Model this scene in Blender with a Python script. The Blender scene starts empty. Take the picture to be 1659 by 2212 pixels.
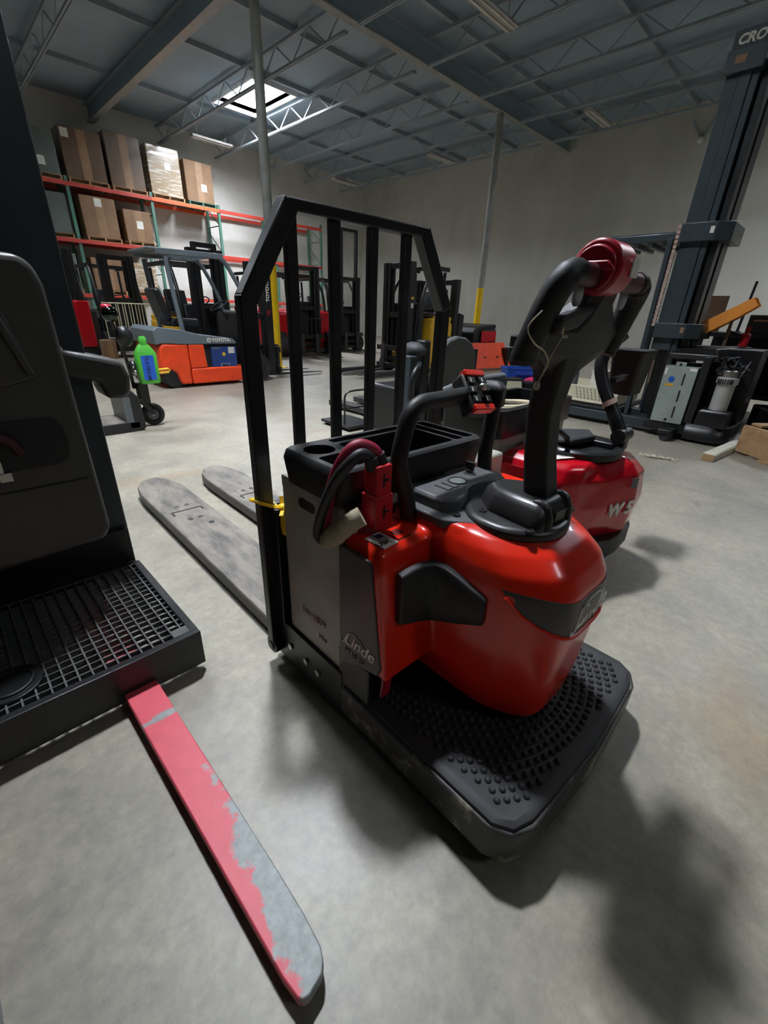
import bpy, bmesh, math, random
from mathutils import Vector, Matrix
random.seed(7)
PI = math.pi
S = bpy.context.scene
COL = S.collection
# ------------------------------------------------------------------ camera, world, exposure
# world axes: +Y runs along the right-hand wall into the hall, +X along the back wall
cam_d = bpy.data.cameras.new('camera')
cam_d.sensor_fit = 'HORIZONTAL'; cam_d.sensor_width = 36.0
cam_d.lens = 36.0 * 928 / 1659
cam_d.clip_start = 0.02; cam_d.clip_end = 200
cam = bpy.data.objects.new('camera', cam_d); COL.objects.link(cam)
HEAD, PITCH, ROLL = math.radians(45.5), math.radians(25.1), math.radians(2.2)
h = Vector((math.sin(HEAD), math.cos(HEAD), 0)); r0 = Vector((math.cos(HEAD), -math.sin(HEAD), 0)); z = Vector((0, 0, 1))
fwd = h * math.cos(PITCH) - z * math.sin(PITCH); u0 = r0.cross(fwd)
rt = r0 * math.cos(ROLL) + u0 * math.sin(ROLL); up = u0 * math.cos(ROLL) - r0 * math.sin(ROLL)
M = Matrix((rt, up, -fwd)).transposed().to_4x4(); M.translation = Vector((0, 0, 1.25))
cam.matrix_world = M
S.camera = cam
w = bpy.data.worlds.new('sky'); S.world = w; w.use_nodes = True
w.node_tree.nodes['Background'].inputs[0].default_value = (0.62, 0.72, 0.8, 1)
w.node_tree.nodes['Background'].inputs[1].default_value = 0.35
S.view_settings.view_transform = 'Standard'; S.view_settings.look = 'None'
S.view_settings.gamma = 1.0; S.view_settings.use_curve_mapping = False
S.view_settings.exposure = 0.45
SKY_FILL = (100.0, 760.0, 42.0, 18.0, 8.0, 66.0)          # one pane in view, one read off shadows, the rest added as unseen fill
S.cycles.use_denoising = True
S.cycles.max_bounces = 8; S.cycles.diffuse_bounces = 5

# ------------------------------------------------------------------ materials
def lin(c):
    return tuple((x / 255 / 12.92) if x / 255 <= 0.04045 else ((x / 255 + 0.055) / 1.055) ** 2.4 for x in c)
class NT:
    def __init__(self, name):
        self.m = bpy.data.materials.new(name); self.m.use_nodes = True
        self.t = self.m.node_tree; self.b = self.t.nodes['Principled BSDF']
    def n(self, typ, **kw):
        nd = self.t.nodes.new(typ)
        for k, v in kw.items():
            if k.startswith('i_'):
                nd.inputs[int(k[2:]) if k[2:].isdigit() else k[2:].replace('_', ' ')].default_value = v
            else: setattr(nd, k, v)
        return nd
    def l(self, a, b): self.t.links.new(a, b)
    def coord(self): return self.n('ShaderNodeTexCoord').outputs['Object']
    def noise(self, scale, detail=4, rough=0.55, vec=None, stretch=None):
        c = vec or self.coord()
        if stretch:
            mp = self.n('ShaderNodeMapping'); mp.inputs['Scale'].default_value = stretch; self.l(c, mp.inputs[0]); c = mp.outputs[0]
        nn = self.n('ShaderNodeTexNoise'); nn.inputs['Scale'].default_value = scale; nn.inputs['Detail'].default_value = detail; nn.inputs['Roughness'].default_value = rough
        self.l(c, nn.inputs['Vector']); return nn.outputs['Fac']
    def ramp(self, fac, p0, p1, c0=(0, 0, 0, 1), c1=(1, 1, 1, 1)):
        r = self.n('ShaderNodeValToRGB'); e = r.color_ramp.elements
        e[0].position = p0; e[0].color = c0; e[1].position = p1; e[1].color = c1
        self.l(fac, r.inputs[0]); return r.outputs[0]
    def mix(self, fac, a, b, typ='MIX'):
        m = self.n('ShaderNodeMix', data_type='RGBA', blend_type=typ)
        for s, v in ((0, fac), (6, a), (7, b)):
            if hasattr(v, 'links') or hasattr(v, 'is_output'): self.l(v, m.inputs[s])
            else: m.inputs[s].default_value = v if s == 0 else tuple(v)[:3] + (1,)
        return m.outputs[2]
    def bump(self, h, strength, dist=0.01):
        b = self.n('ShaderNodeBump'); b.inputs['Strength'].default_value = strength; b.inputs['Distance'].default_value = dist
        self.l(h, b.inputs['Height']); self.l(b.outputs[0], self.b.inputs['Normal'])
def mat(name, rgb, rough=0.5, metal=0.0, wear=None, wscale=6.0, wlo=0.5, whi=0.62, wamt=1.0, bump=0.0, bscale=120.0, coat=0.0, stretch=None):
    t = NT(name); b = t.b; c = lin(rgb)
    b.inputs['Roughness'].default_value = rough; b.inputs['Metallic'].default_value = metal
    b.inputs['Coat Weight'].default_value = coat
    tone = t.ramp(t.noise(wscale * 0.7, 5, 0.6, stretch=stretch), 0.25, 0.75, tuple(x * 0.82 for x in c) + (1,), tuple(min(1, x * 1.12) for x in c) + (1,))
    col = tone
    if wear:
        f = t.ramp(t.noise(wscale, 8, 0.65, stretch=stretch), wlo, whi)
        if wamt < 1:
            m = t.n('ShaderNodeMath', operation='MULTIPLY'); t.l(f, m.inputs[0]); m.inputs[1].default_value = wamt; f = m.outputs[0]
        col = t.mix(f, tone, lin(wear))
    t.l(col, b.inputs['Base Color'])
    if bump: t.bump(t.noise(bscale, 3, 0.6), bump, 0.004)
    return t.m
def emit(name, rgb, s):
    t = NT(name); t.b.inputs['Base Color'].default_value = lin(rgb) + (1,)
    t.b.inputs['Emission Color'].default_value = lin(rgb) + (1,); t.b.inputs['Emission Strength'].default_value = s; return t.m
def concrete():
    t = NT('polished_concrete'); co = t.coord()
    big = t.noise(0.55, 6, 0.66, co); mid = t.noise(2.6, 7, 0.68, co); fine = t.noise(26, 8, 0.75, co); stain = t.noise(0.9, 4, 0.5, co, (1, 1.8, 1))
    c = t.ramp(big, 0.34, 0.66, lin((116, 112, 101)) + (1,), lin((152, 146, 131)) + (1,))
    c = t.mix(t.ramp(mid, 0.38, 0.72, (0, 0, 0, 1), (0.8,) * 3 + (1,)), c, lin((176, 168, 148)))
    c = t.mix(t.ramp(stain, 0.58, 0.70, (0, 0, 0, 1), (0.6,) * 3 + (1,)), c, lin((150, 128, 100)))
    c = t.mix(t.ramp(fine, 0.36, 0.62, (0.34,) * 3 + (1,), (0, 0, 0, 1)), c, lin((84, 82, 78)))
    spots = t.noise(3.3, 2, 0.4, co); c = t.mix(t.ramp(spots, 0.745, 0.78, (0, 0, 0, 1), (0.55,) * 3 + (1,)), c, lin((70, 68, 66)))
    sx = t.n('ShaderNodeSeparateXYZ'); t.l(co, sx.inputs[0])
    for ax, off in ((0, 1.05), (1, 1.3)):         # saw-cut control joints
        m = t.n('ShaderNodeMath', operation='ADD'); t.l(sx.outputs[ax], m.inputs[0]); m.inputs[1].default_value = off
        p = t.n('ShaderNodeMath', operation='PINGPONG'); t.l(m.outputs[0], p.inputs[0]); p.inputs[1].default_value = 2.6
        l = t.n('ShaderNodeMath', operation='LESS_THAN'); t.l(p.outputs[0], l.inputs[0]); l.inputs[1].default_value = 0.004
        k = t.n('ShaderNodeMath', operation='MULTIPLY'); t.l(l.outputs[0], k.inputs[0]); k.inputs[1].default_value = 0.45
        c = t.mix(k.outputs[0], c, lin((74, 70, 66)))
    t.l(c, t.b.inputs['Base Color'])
    t.l(t.ramp(mid, 0.2, 0.8, (0.34,) * 3 + (1,), (0.52,) * 3 + (1,)), t.b.inputs['Roughness'])
    t.bump(fine, 0.12, 0.003); return t.m
def worn_paint(name, paint, bare, axis, lo, hi, patch=None, nscale=15.0):
    """paint rubbed off towards one side (object-space axis) with a ragged edge, plus a rubbed band"""
    t = NT(name); co = t.coord(); sx = t.n('ShaderNodeSeparateXYZ'); t.l(co, sx.inputs[0])
    g = t.n('ShaderNodeMapRange'); t.l(sx.outputs[axis], g.inputs[0]); g.inputs[1].default_value = lo; g.inputs[2].default_value = hi
    yg = t.n('ShaderNodeMapRange'); t.l(sx.outputs[1], yg.inputs[0])
    yg.inputs[1].default_value = patch[0]; yg.inputs[2].default_value = patch[1]; yg.inputs[3].default_value = 0.0; yg.inputs[4].default_value = 1.0
    n = t.noise(nscale, 7, 0.62, co)
    a = t.n('ShaderNodeMath', operation='MULTIPLY'); t.l(g.outputs[0], a.inputs[0]); t.l(yg.outputs[0], a.inputs[1])
    s = t.n('ShaderNodeMath', operation='ADD'); t.l(a.outputs[0], s.inputs[0]); t.l(n, s.inputs[1])
    f = t.ramp(s.outputs[0], 0.86, 0.95)
    bd = t.n('ShaderNodeMath', operation='SUBTRACT'); t.l(sx.outputs[1], bd.inputs[0]); bd.inputs[1].default_value = patch[2]
    ab = t.n('ShaderNodeMath', operation='ABSOLUTE'); t.l(bd.outputs[0], ab.inputs[0])
    nn = t.n('ShaderNodeMath', operation='MULTIPLY_ADD'); t.l(n, nn.inputs[0]); nn.inputs[1].default_value = 0.05; t.l(ab.outputs[0], nn.inputs[2])
    bf = t.ramp(nn.outputs[0], patch[3] / 1.0, patch[3] + 0.008, (1, 1, 1, 1), (0, 0, 0, 1))
    f2 = t.mix(1.0, f, bf, 'LIGHTEN')
    tone = t.ramp(t.noise(22, 5, 0.6, co), 0.3, 0.75, tuple(x * 0.85 for x in lin(paint)) + (1,), lin(paint) + (1,))
    btone = t.ramp(t.noise(40, 6, 0.7, co), 0.3, 0.75, tuple(x * 0.55 for x in lin(bare)) + (1,), lin(bare) + (1,))
    t.l(t.mix(f2, tone, btone), t.b.inputs['Base Color']); t.b.inputs['Roughness'].default_value = 0.5
    t.bump(t.noise(60, 4, 0.6, co), 0.15, 0.002); return t.m

K = {}
K['floor'] = concrete()
K['wall'] = mat('painted_wall', (196, 194, 184), 0.75, wear=(160, 156, 146), wscale=0.8, wlo=0.5, whi=0.8, wamt=0.6, stretch=(1, 1, 0.5))
K['wallback'] = mat('painted_wall_white', (214, 212, 204), 0.75, wear=(180, 176, 168), wscale=0.8, wlo=0.5, whi=0.85, wamt=0.5)
K['wallfar'] = mat('low_bounce_wall', (120, 118, 112), 0.8, wscale=0.8)  # for the unseen walls, darkened to cut light bounced into the hall
K['deck'] = mat('roof_deck', (146, 164, 174), 0.7, wscale=0.6)
K['steel'] = mat('roof_steel', (150, 162, 168), 0.5, wscale=2)
K['galv'] = mat('column_steel', (150, 152, 146), 0.42, wear=(110, 110, 104), wscale=5, wlo=0.5, whi=0.75, wamt=0.7)
K['white'] = mat('white_enamel', (226, 226, 220), 0.5)
K['lampwhite'] = mat('lamp_housing', (176, 174, 168), 0.5)
K['yellow'] = mat('safety_yellow', (240, 196, 12), 0.5, wear=(150, 120, 20), wscale=7, wlo=0.68, whi=0.8, wamt=0.6)
K['red'] = mat('gloss_red', (228, 42, 20), 0.26, wscale=2, coat=0.35)
K['darkred'] = mat('gloss_crimson', (186, 10, 28), 0.25, wscale=2, coat=0.5)
K['hubred'] = mat('crimson_plastic', (168, 24, 44), 0.32, wscale=14)
K['conred'] = mat('connector_red', (186, 14, 30), 0.5, wscale=14)
K['orange'] = mat('orange_paint', (240, 74, 30), 0.42, wear=(150, 60, 40), wscale=8, wlo=0.68, whi=0.8, wamt=0.6)
K['black'] = mat('satin_black', (22, 23, 25), 0.38, wscale=9)
K['blk2'] = mat('black_moulded_plastic', (25, 25, 25), 0.52, bump=0.1, bscale=420)
K['rubber'] = mat('rubber', (42, 43, 44), 0.62, wscale=20, bump=0.08, bscale=300)
K['mast'] = mat('dark_slate_paint', (50, 59, 64), 0.34, wear=(80, 84, 84), wscale=9, wlo=0.66, whi=0.8, wamt=0.5)
K['greasy'] = mat('greasy_black', (26, 27, 28), 0.34, wear=(60, 56, 50), wscale=12, wlo=0.6, whi=0.8, wamt=0.6)
K['charcoal'] = mat('charcoal_panel', (66, 62, 59), 0.4, wscale=6)
K['console'] = mat('console_grey', (84, 85, 86), 0.5, bump=0.15, bscale=500)
K['cover'] = mat('cover_grey', (46, 45, 45), 0.34, bump=0.08, bscale=420)
K['battery'] = mat('battery_grey', (168, 168, 156), 0.42, wear=(134, 134, 124), wscale=5, wlo=0.45, whi=0.7, wamt=0.8)
K['battlight'] = mat('battery_pale_green', (150, 160, 152), 0.55, wear=(120, 128, 120), wscale=6, wlo=0.6, whi=0.8)
K['greypaint'] = mat('slate_grey_paint', (102, 112, 118), 0.42, wscale=5)
K['levergrey'] = mat('lever_grey', (170, 172, 172), 0.4)
K['midgrey'] = mat('grey_plastic', (92, 96, 98), 0.5, wscale=8)
K['padgrey'] = mat('backrest_grey', (72, 75, 74), 0.6, wscale=5)
K['silver'] = mat('silver', (190, 190, 186), 0.28, 1.0, wscale=15)
K['forkgrey'] = mat('worn_fork_steel', (128, 121, 110), 0.45, wear=(66, 65, 64), wscale=9, wlo=0.42, whi=0.66, wamt=0.9, stretch=(1.6, 0.5, 1))
K['forkside'] = mat('fork_edge', (72, 68, 64), 0.5, wear=(110, 90, 66), wscale=10, wlo=0.55, whi=0.75)
K['forkblk'] = mat('dark_fork_steel', (48, 48, 48), 0.45, wear=(100, 98, 92), wscale=12, wlo=0.55, whi=0.75)
K['platedge'] = mat('platform_edge', (52, 51, 49), 0.42, wear=(156, 150, 128), wscale=11, wlo=0.54, whi=0.7)
K['grate'] = mat('grate_steel', (68, 70, 70), 0.5, wear=(104, 102, 96), wscale=16, wlo=0.5, whi=0.72)
K['panel'] = mat('dark_moulded_panel', (62, 62, 58), 0.42, bump=0.06, bscale=300, wscale=4)
K['recess'] = mat('recess_black', (24, 26, 25), 0.6)
K['cable'] = mat('black_cable', (34, 35, 36), 0.5)
K['maroon'] = mat('dark_maroon', (72, 20, 28), 0.5)
K['cablered'] = mat('red_cable', (150, 28, 56), 0.5)
K['beige'] = mat('beige_sleeve', (176, 164, 138), 0.9, bump=0.4, bscale=160)
K['paper'] = mat('paper_label', (226, 224, 214), 0.6)
K['letter'] = mat('white_lettering', (238, 234, 222), 0.5)
K['faint'] = mat('faint_lettering', (84, 76, 72), 0.5)
K['ink'] = mat('black_ink', (26, 26, 30), 0.5)
K['navy'] = mat('navy_print', (36, 42, 84), 0.5)
K['scrawl'] = mat('chalk_scrawl', (168, 140, 128), 0.8)
K['card'] = mat('cardboard', (124, 95, 68), 0.72, wear=(98, 74, 52), wscale=3, wlo=0.5, whi=0.8, wamt=0.6)
K['card2'] = mat('wrapped_cardboard', (96, 76, 58), 0.34, wear=(76, 60, 46), wscale=4, wlo=0.5, whi=0.8, wamt=0.6, bump=0.5, bscale=9, coat=0.7)
K['wrap'] = mat('stretch_wrapped_carton', (168, 148, 120), 0.22, wear=(222, 218, 206), wscale=5, wlo=0.5, whi=0.62, bump=0.9, bscale=12, coat=1.0, stretch=(0.5, 0.5, 3))  # white streaks are mixed into the base colour
K['crate'] = mat('grey_green_gaylord', (92, 100, 94), 0.45, wscale=3, bump=0.3, bscale=10, coat=0.4)
K['tape'] = mat('carton_tape', (140, 108, 78), 0.5)
K['wood'] = mat('raw_timber', (176, 140, 100), 0.75, wear=(132, 100, 68), wscale=3, wlo=0.45, whi=0.75, stretch=(0.4, 3, 3))
K['palegrey'] = mat('weathered_timber', (196, 194, 176), 0.8, wscale=9)
K['rackgreen'] = mat('rack_green', (72, 116, 100), 0.5)
K['rackred'] = mat('rack_orange_red', (178, 58, 46), 0.5, wscale=4)
K['rackorange'] = mat('rack_orange', (240, 96, 50), 0.5, wscale=4)
K['blue'] = mat('battery_blue', (36, 66, 130), 0.45, wscale=6)
K['binblue'] = mat('bin_blue', (36, 92, 196), 0.45)
K['pink'] = mat('pink_cloth', (222, 40, 104), 0.7)
K['cream'] = mat('cream_plastic', (214, 208, 178), 0.55, wscale=6)
K['green'] = mat('lime_green_plastic', (78, 172, 60), 0.35)
K['chrome'] = mat('dark_chrome', (60, 66, 62), 0.12, 1.0)
K['tyre'] = mat('tyre_black', (30, 30, 31), 0.7, bump=0.3, bscale=60)
K['chain'] = mat('chain_zinc', (206, 200, 178), 0.4)
K['bentyellow'] = mat('faded_orange_plastic', (240, 152, 60), 0.5, wscale=5)
K['toyyellow'] = mat('forklift_yellow', (226, 176, 40), 0.45)
K['brownboard'] = mat('brown_fibreboard', (112, 86, 64), 0.7)
K['zinc'] = mat('motor_aluminium', (192, 192, 188), 0.4, 0.3, wscale=12)
K['lens'] = mat('grey_lens', (120, 126, 120), 0.3)

# ------------------------------------------------------------------ mesh building
def V(*a): return Vector(a)
class MB:
    def __init__(self): self.v = []; self.f = []
    def add(self, vs, fs):
        o = len(self.v); self.v += [tuple(p) for p in vs]; self.f += [tuple(i + o for i in q) for q in fs]; return self
    def box(self, x0, x1, y0, y1, z0, z1):
        return self.add([(x0, y0, z0), (x1, y0, z0), (x1, y1, z0), (x0, y1, z0), (x0, y0, z1), (x1, y0, z1), (x1, y1, z1), (x0, y1, z1)],
                        [(3, 2, 1, 0), (4, 5, 6, 7), (0, 1, 5, 4), (1, 2, 6, 5), (2, 3, 7, 6), (3, 0, 4, 7)])
    def beam(self, p, q, w, hgt, upv=(0, 0, 1)):
        p, q = Vector(p), Vector(q); d = (q - p).normalized(); u = Vector(upv)
        if abs(d.dot(u)) > 0.97: u = Vector((0, 1, 0))
        s = d.cross(u).normalized(); u = s.cross(d).normalized(); s *= w / 2; u *= hgt / 2
        return self.add([p - s - u, p + s - u, p + s + u, p - s + u, q - s - u, q + s - u, q + s + u, q - s + u],
                        [(3, 2, 1, 0), (4, 5, 6, 7), (0, 1, 5, 4), (1, 2, 6, 5), (2, 3, 7, 6), (3, 0, 4, 7)])
    def loft(self, rings, cap=True, closed=True):
        n = len(rings[0]); vs = [p for r in rings for p in r]; fs = []
        for i in range(len(rings) - 1):
            for j in range(n if closed else n - 1):
                k = (j + 1) % n; fs.append((i * n + j, i * n + k, (i + 1) * n + k, (i + 1) * n + j))
        if cap: fs.append(tuple(range(n - 1, -1, -1))); fs.append(tuple(range((len(rings) - 1) * n, len(rings) * n)))
        return self.add(vs, fs)
    def tube(self, pts, r, n=10, closed=False):
        pts = [Vector(p) for p in pts]; m = len(pts); rings = []; u = None
        for i, p in enumerate(pts):
            a = pts[(i - 1) % m] if (closed or i) else p; b = pts[(i + 1) % m] if (closed or i < m - 1) else p
            d = (b - a).normalized()
            if u is None: u = d.orthogonal().normalized()
            u = (u - d * u.dot(d)).normalized(); s = d.cross(u)
            rr = r[i] if isinstance(r, (list, tuple)) else r
            rings.append([p + (u * math.cos(2 * PI * k / n) + s * math.sin(2 * PI * k / n)) * rr for k in range(n)])
        if closed: rings.append(rings[0])
        return self.loft(rings, cap=not closed)
    def cyl(self, p, q, r, n=20, r2=None): return self.tube([p, q], [r, r if r2 is None else r2], n)
    def prism(self, poly, axis, a, b):
        """poly of 2-D points in the plane across axis ('x': (y,z), 'y': (x,z), 'z': (x,y)) pushed from a to b"""
        f = {'x': lambda u, v, t: (t, u, v), 'y': lambda u, v, t: (u, t, v), 'z': lambda u, v, t: (u, v, t)}[axis]
        return self.loft([[f(u, v, a) for u, v in poly], [f(u, v, b) for u, v in poly]])
    def ball(self, c, r, sc=(1, 1, 1), n=14, m=8):
        rings = [[(c[0] + r * sc[0] * math.sin(PI * i / m) * math.cos(2 * PI * k / n), c[1] + r * sc[1] * math.sin(PI * i / m) * math.sin(2 * PI * k / n), c[2] - r * sc[2] * math.cos(PI * i / m)) for k in range(n)] for i in range(1, m)]
        return self.loft(rings)
    def ringpath(self, c, axis, R, r, n=24, k=8):
        ax = Vector(axis).normalized(); u = ax.orthogonal().normalized(); v = ax.cross(u); c = Vector(c)
        return self.tube([c + (u * math.cos(2 * PI * i / n) + v * math.sin(2 * PI * i / n)) * R for i in range(n)], r, k, True)
    def build(self, name, m, parent=None, bevel=0.0, seg=2, ang=38, loc=None, rot=None):
        me = bpy.data.meshes.new(name); me.from_pydata(self.v, [], self.f)
        bm = bmesh.new(); bm.from_mesh(me); bmesh.ops.recalc_face_normals(bm, faces=bm.faces); bm.to_mesh(me); bm.free()
        me.polygons.foreach_set('use_smooth', [True] * len(me.polygons)); me.set_sharp_from_angle(angle=math.radians(ang))
        me.materials.append(K[m] if isinstance(m, str) else m)
        o = bpy.data.objects.new(name, me); COL.objects.link(o)
        if parent: o.parent = parent
        if loc: o.location = loc
        if rot: o.rotation_euler = rot
        if bevel:
            b = o.modifiers.new('bevel', 'BEVEL'); b.width = bevel; b.segments = seg; b.limit_method = 'ANGLE'; b.angle_limit = math.radians(30); b.harden_normals = False
        return o
def thing(name, label, cat, loc=(0, 0, 0), rotz=0.0, group=None):
    o = bpy.data.objects.new(name, None); o.empty_display_size = 0.1; COL.objects.link(o)
    o.location = loc; o.rotation_euler = (0, 0, rotz); o['label'] = label; o['category'] = cat
    if group: o['group'] = group
    return o
def tag(o, label, cat, group=None, kind=None):
    o['label'] = label; o['category'] = cat
    if group: o['group'] = group
    if kind: o['kind'] = kind
    return o
def struct(o, label=None):
    o['kind'] = 'structure'
    if label: o['label'] = label
    return o
DUPN = 0
def dup(root, loc, rotz=None, label=None, group=None):
    r = root.copy(); COL.objects.link(r); r.location = loc
    if rotz is not None: r.rotation_euler = (0, 0, rotz)
    if label: r['label'] = label
    if group: r['group'] = group
    def kids(a, b):
        for ch in list(a.children):
            c = ch.copy(); COL.objects.link(c); c.parent = b; kids(ch, c)
    kids(root, r); return r
def text(name, body, org, xd, yd, size, m, parent, shear=0.0, ext=0.0008, bold=0.0, align='LEFT', squeeze=1.0):
    c = bpy.data.curves.new(name, 'FONT'); c.body = body; c.size = size; c.shear = shear; c.extrude = ext; c.offset = bold; c.align_x = align; c.resolution_u = 3
    t = bpy.data.objects.new(name, c); COL.objects.link(t)
    dg = bpy.context.evaluated_depsgraph_get(); me = bpy.data.meshes.new_from_object(t.evaluated_get(dg)); bpy.data.objects.remove(t)
    x = Vector(xd).normalized(); y = Vector(yd).normalized(); n = x.cross(y)
    mw = Matrix((x * squeeze, y, n)).transposed().to_4x4(); mw.translation = Vector(org); me.transform(mw)
    me.materials.clear(); me.materials.append(K[m])
    o = bpy.data.objects.new(name, me); COL.objects.link(o)
    if parent: o.parent = parent
    return o
def arc(c, r, a0, a1, n=6): return [(c[0] + r * math.cos(a0 + (a1 - a0) * i / n), c[1] + r * math.sin(a0 + (a1 - a0) * i / n)) for i in range(n + 1)]
def rrect(x0, x1, y0, y1, r, n=4):
    return arc((x1 - r, y1 - r), r, 0, PI / 2, n) + arc((x0 + r, y1 - r), r, PI / 2, PI, n) + arc((x0 + r, y0 + r), r, PI, 1.5 * PI, n) + arc((x1 - r, y0 + r), r, 1.5 * PI, 2 * PI, n)
def bez(pts, n=8):
    """smooth path through points (Catmull-Rom)"""
    p = [Vector(q) for q in pts]; p = [p[0] * 2 - p[1]] + p + [p[-1] * 2 - p[-2]]; out = []
    for i in range(1, len(p) - 2):
        for k in range(n):
            t = k / n; a, b, c, d = p[i - 1], p[i], p[i + 1], p[i + 2]
            out.append(0.5 * ((2 * b) + (c - a) * t + (2 * a - 5 * b + 4 * c - d) * t * t + (3 * b - a - 3 * c + d) * t ** 3))
    out.append(p[-2]); return out
def cut(o, cutters):
    """boolean the cutter meshes out of o, then drop them"""
    for c in cutters:
        m = o.modifiers.new('cut', 'BOOLEAN'); m.object = c; m.operation = 'DIFFERENCE'; m.solver = 'EXACT'
    dg = bpy.context.evaluated_depsgraph_get(); me = bpy.data.meshes.new_from_object(o.evaluated_get(dg))
    o.modifiers.clear(); o.data = me
    me.polygons.foreach_set('use_smooth', [True] * len(me.polygons)); me.set_sharp_from_angle(angle=math.radians(35))
    for c in cutters: bpy.data.objects.remove(c)

# ------------------------------------------------------------------ the hall
X0, X1, Y0, Y1, ZR = -12.0, 17.4, -13.0, 19.4, 6.9
struct(MB().box(X0, X1, Y0, Y1, -0.2, 0).build('floor', 'floor'))
struct(MB().box(X1, X1 + 0.2, Y0 - 0.2, Y1 + 0.2, 0, ZR + 0.2).build('wall_right', 'wall'))
struct(MB().box(X0, X1, Y1, Y1 + 0.2, 0, ZR + 0.2).build('wall_back', 'wallback'))
struct(MB().box(X0 - 0.2, X0, Y0 - 0.2, Y1 + 0.2, 0, ZR + 0.2).build('wall_left', 'wallfar'))
struct(MB().box(X0, X1, Y0 - 0.2, Y0, 0, ZR + 0.2).build('wall_front', 'wallfar'))
sky_fill_panes = [(8.2, 9.6, 13.7, 16.0), (1.5, 2.1, 2.75, 3.35), (12.0, 13.4, -1.0, 1.3), (-1.2, 0.2, 12.6, 14.9), (2.0, 3.4, -7.2, -4.9), (0.6, 1.8, 6.0, 7.3)]  # panes after the second are added out of view for fill light
xs = sorted({X0, X1} | {a for s in sky_fill_panes for a in s[:2]}); ys = sorted({Y0, Y1} | {a for s in sky_fill_panes for a in s[2:]})
b = MB()
for i in range(len(xs) - 1):
    for j in range(len(ys) - 1):
        cx, cy = (xs[i] + xs[i + 1]) / 2, (ys[j] + ys[j + 1]) / 2
        if not any(s[0] < cx < s[1] and s[2] < cy < s[3] for s in sky_fill_panes): b.box(xs[i], xs[i + 1], ys[j], ys[j + 1], ZR, ZR + 0.12)
struct(b.build('ceiling', 'deck'))
for i, (a, c, d, e) in enumerate(sky_fill_panes):
    t = 0.05
    f = MB().box(a - t, a, d - t, e + t, ZR - 0.1, ZR + 0.42).box(c, c + t, d - t, e + t, ZR - 0.1, ZR + 0.42).box(a, c, d - t, d, ZR - 0.1, ZR + 0.42).box(a, c, e, e + t, ZR - 0.1, ZR + 0.42)
    f.box((a + c) / 2 - 0.02, (a + c) / 2 + 0.02, d, e, ZR + 0.3, ZR + 0.36)
    fo = struct(f.build('window_and_fill_%d' % (i + 1), 'white'))
    MB().box(a, c, d, e, ZR + 0.4, ZR + 0.42).build('pane', emit('daylight_and_fill_pane_%d' % i, (238, 244, 255), SKY_FILL[i]), fo)
# open-web joists along Y, purlins along X, girders
JB = 6.3
def joist(x, y0, y1, lab):
    t = thing('roof_joist', lab, 'joist', (x, 0, 0), 0, 'open web joists under the roof')
    MB().beam((-0.03, y0, JB), (-0.03, y1, JB), 0.04, 0.05).beam((0.03, y0, JB), (0.03, y1, JB), 0.04, 0.05).build('bottom_chord', 'steel', t)
    MB().box(-0.05, 0.05, y0, y1, ZR - 0.17, ZR - 0.11).build('top_chord', 'steel', t)
    n = int((y1 - y0) / 0.62); m = MB()
    for k in range(n):
        ya = y0 + (y1 - y0) * k / n; yb = y0 + (y1 - y0) * (k + 1) / n
        m.beam((0, ya, JB if k % 2 else ZR - 0.14), (0, yb, ZR - 0.14 if k % 2 else JB), 0.025, 0.025)
    m.build('web', 'steel', t)
jx = [-0.4, 1.6, 3.65, 7.7, 9.78, 11.85, 13.9, 15.9]
ORD = ['first', 'second', 'third', 'fourth', 'fifth', 'sixth', 'seventh', 'eighth']
for i, x in enumerate(jx):
    joist(x, 9.15, Y1 - 0.02, '%s open web roof joist from the right wall, beyond the cross girder' % ORD[len(jx) - 1 - i])
    if x > 5: joist(x, 0.0, 8.75, '%s open web roof joist from the right wall, nearer than the cross girder' % ORD[len(jx) - 1 - i])
for ky, y in enumerate((2.4, 5.25, 8.1, 11.0, 13.3, 16.6)):
    gy = [(X0, X1)]
    m = MB()
    segs = [(X0, X1)]
    for s in sky_fill_panes:
        if s[2] - 0.1 < y < s[3] + 0.1:
            segs = [q for a, b2 in segs for q in ((a, min(b2, s[0] - 0.06)), (max(a, s[1] + 0.06), b2)) if q[1] - q[0] > 0.01]
    for a, b2 in segs: m.box(a, b2, y - 0.05, y + 0.05, ZR - 0.11, ZR - 0.002)
    tag(m.build('roof_purlin', 'steel'), '%s thin steel purlin from the rack wall, running across under the dark roof deck' % ORD[5 - ky], 'purlin', 'roof purlins')
def ibeam(name, p, q, hgt, w, lab):
    """two flanges and a web from p to q"""
    t = thing(name, lab, 'girder', (0, 0, 0)); p, q = Vector(p), Vector(q); zz = Vector((0, 0, hgt / 2))
    MB().beam(p - zz, q - zz, w, 0.03).build('bottom_flange', 'galv', t)
    MB().beam(p, q, 0.02, hgt).build('girder_web', 'deck', t)
    MB().beam(p + zz, q + zz, w, 0.03).build('top_flange', 'steel', t); return t
ibeam('roof_girder', (X0, 8.95, 6.58), (X1 - 0.02, 8.95, 6.58), 0.4, 0.2, 'steel girder spanning from the left pipe column across to the right wall')
ibeam('roof_girder', (5.62, 9.1, 6.58), (5.62, Y1 - 0.02, 6.58), 0.42, 0.2, 'steel girder running back from the left pipe column to the rack wall')
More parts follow.
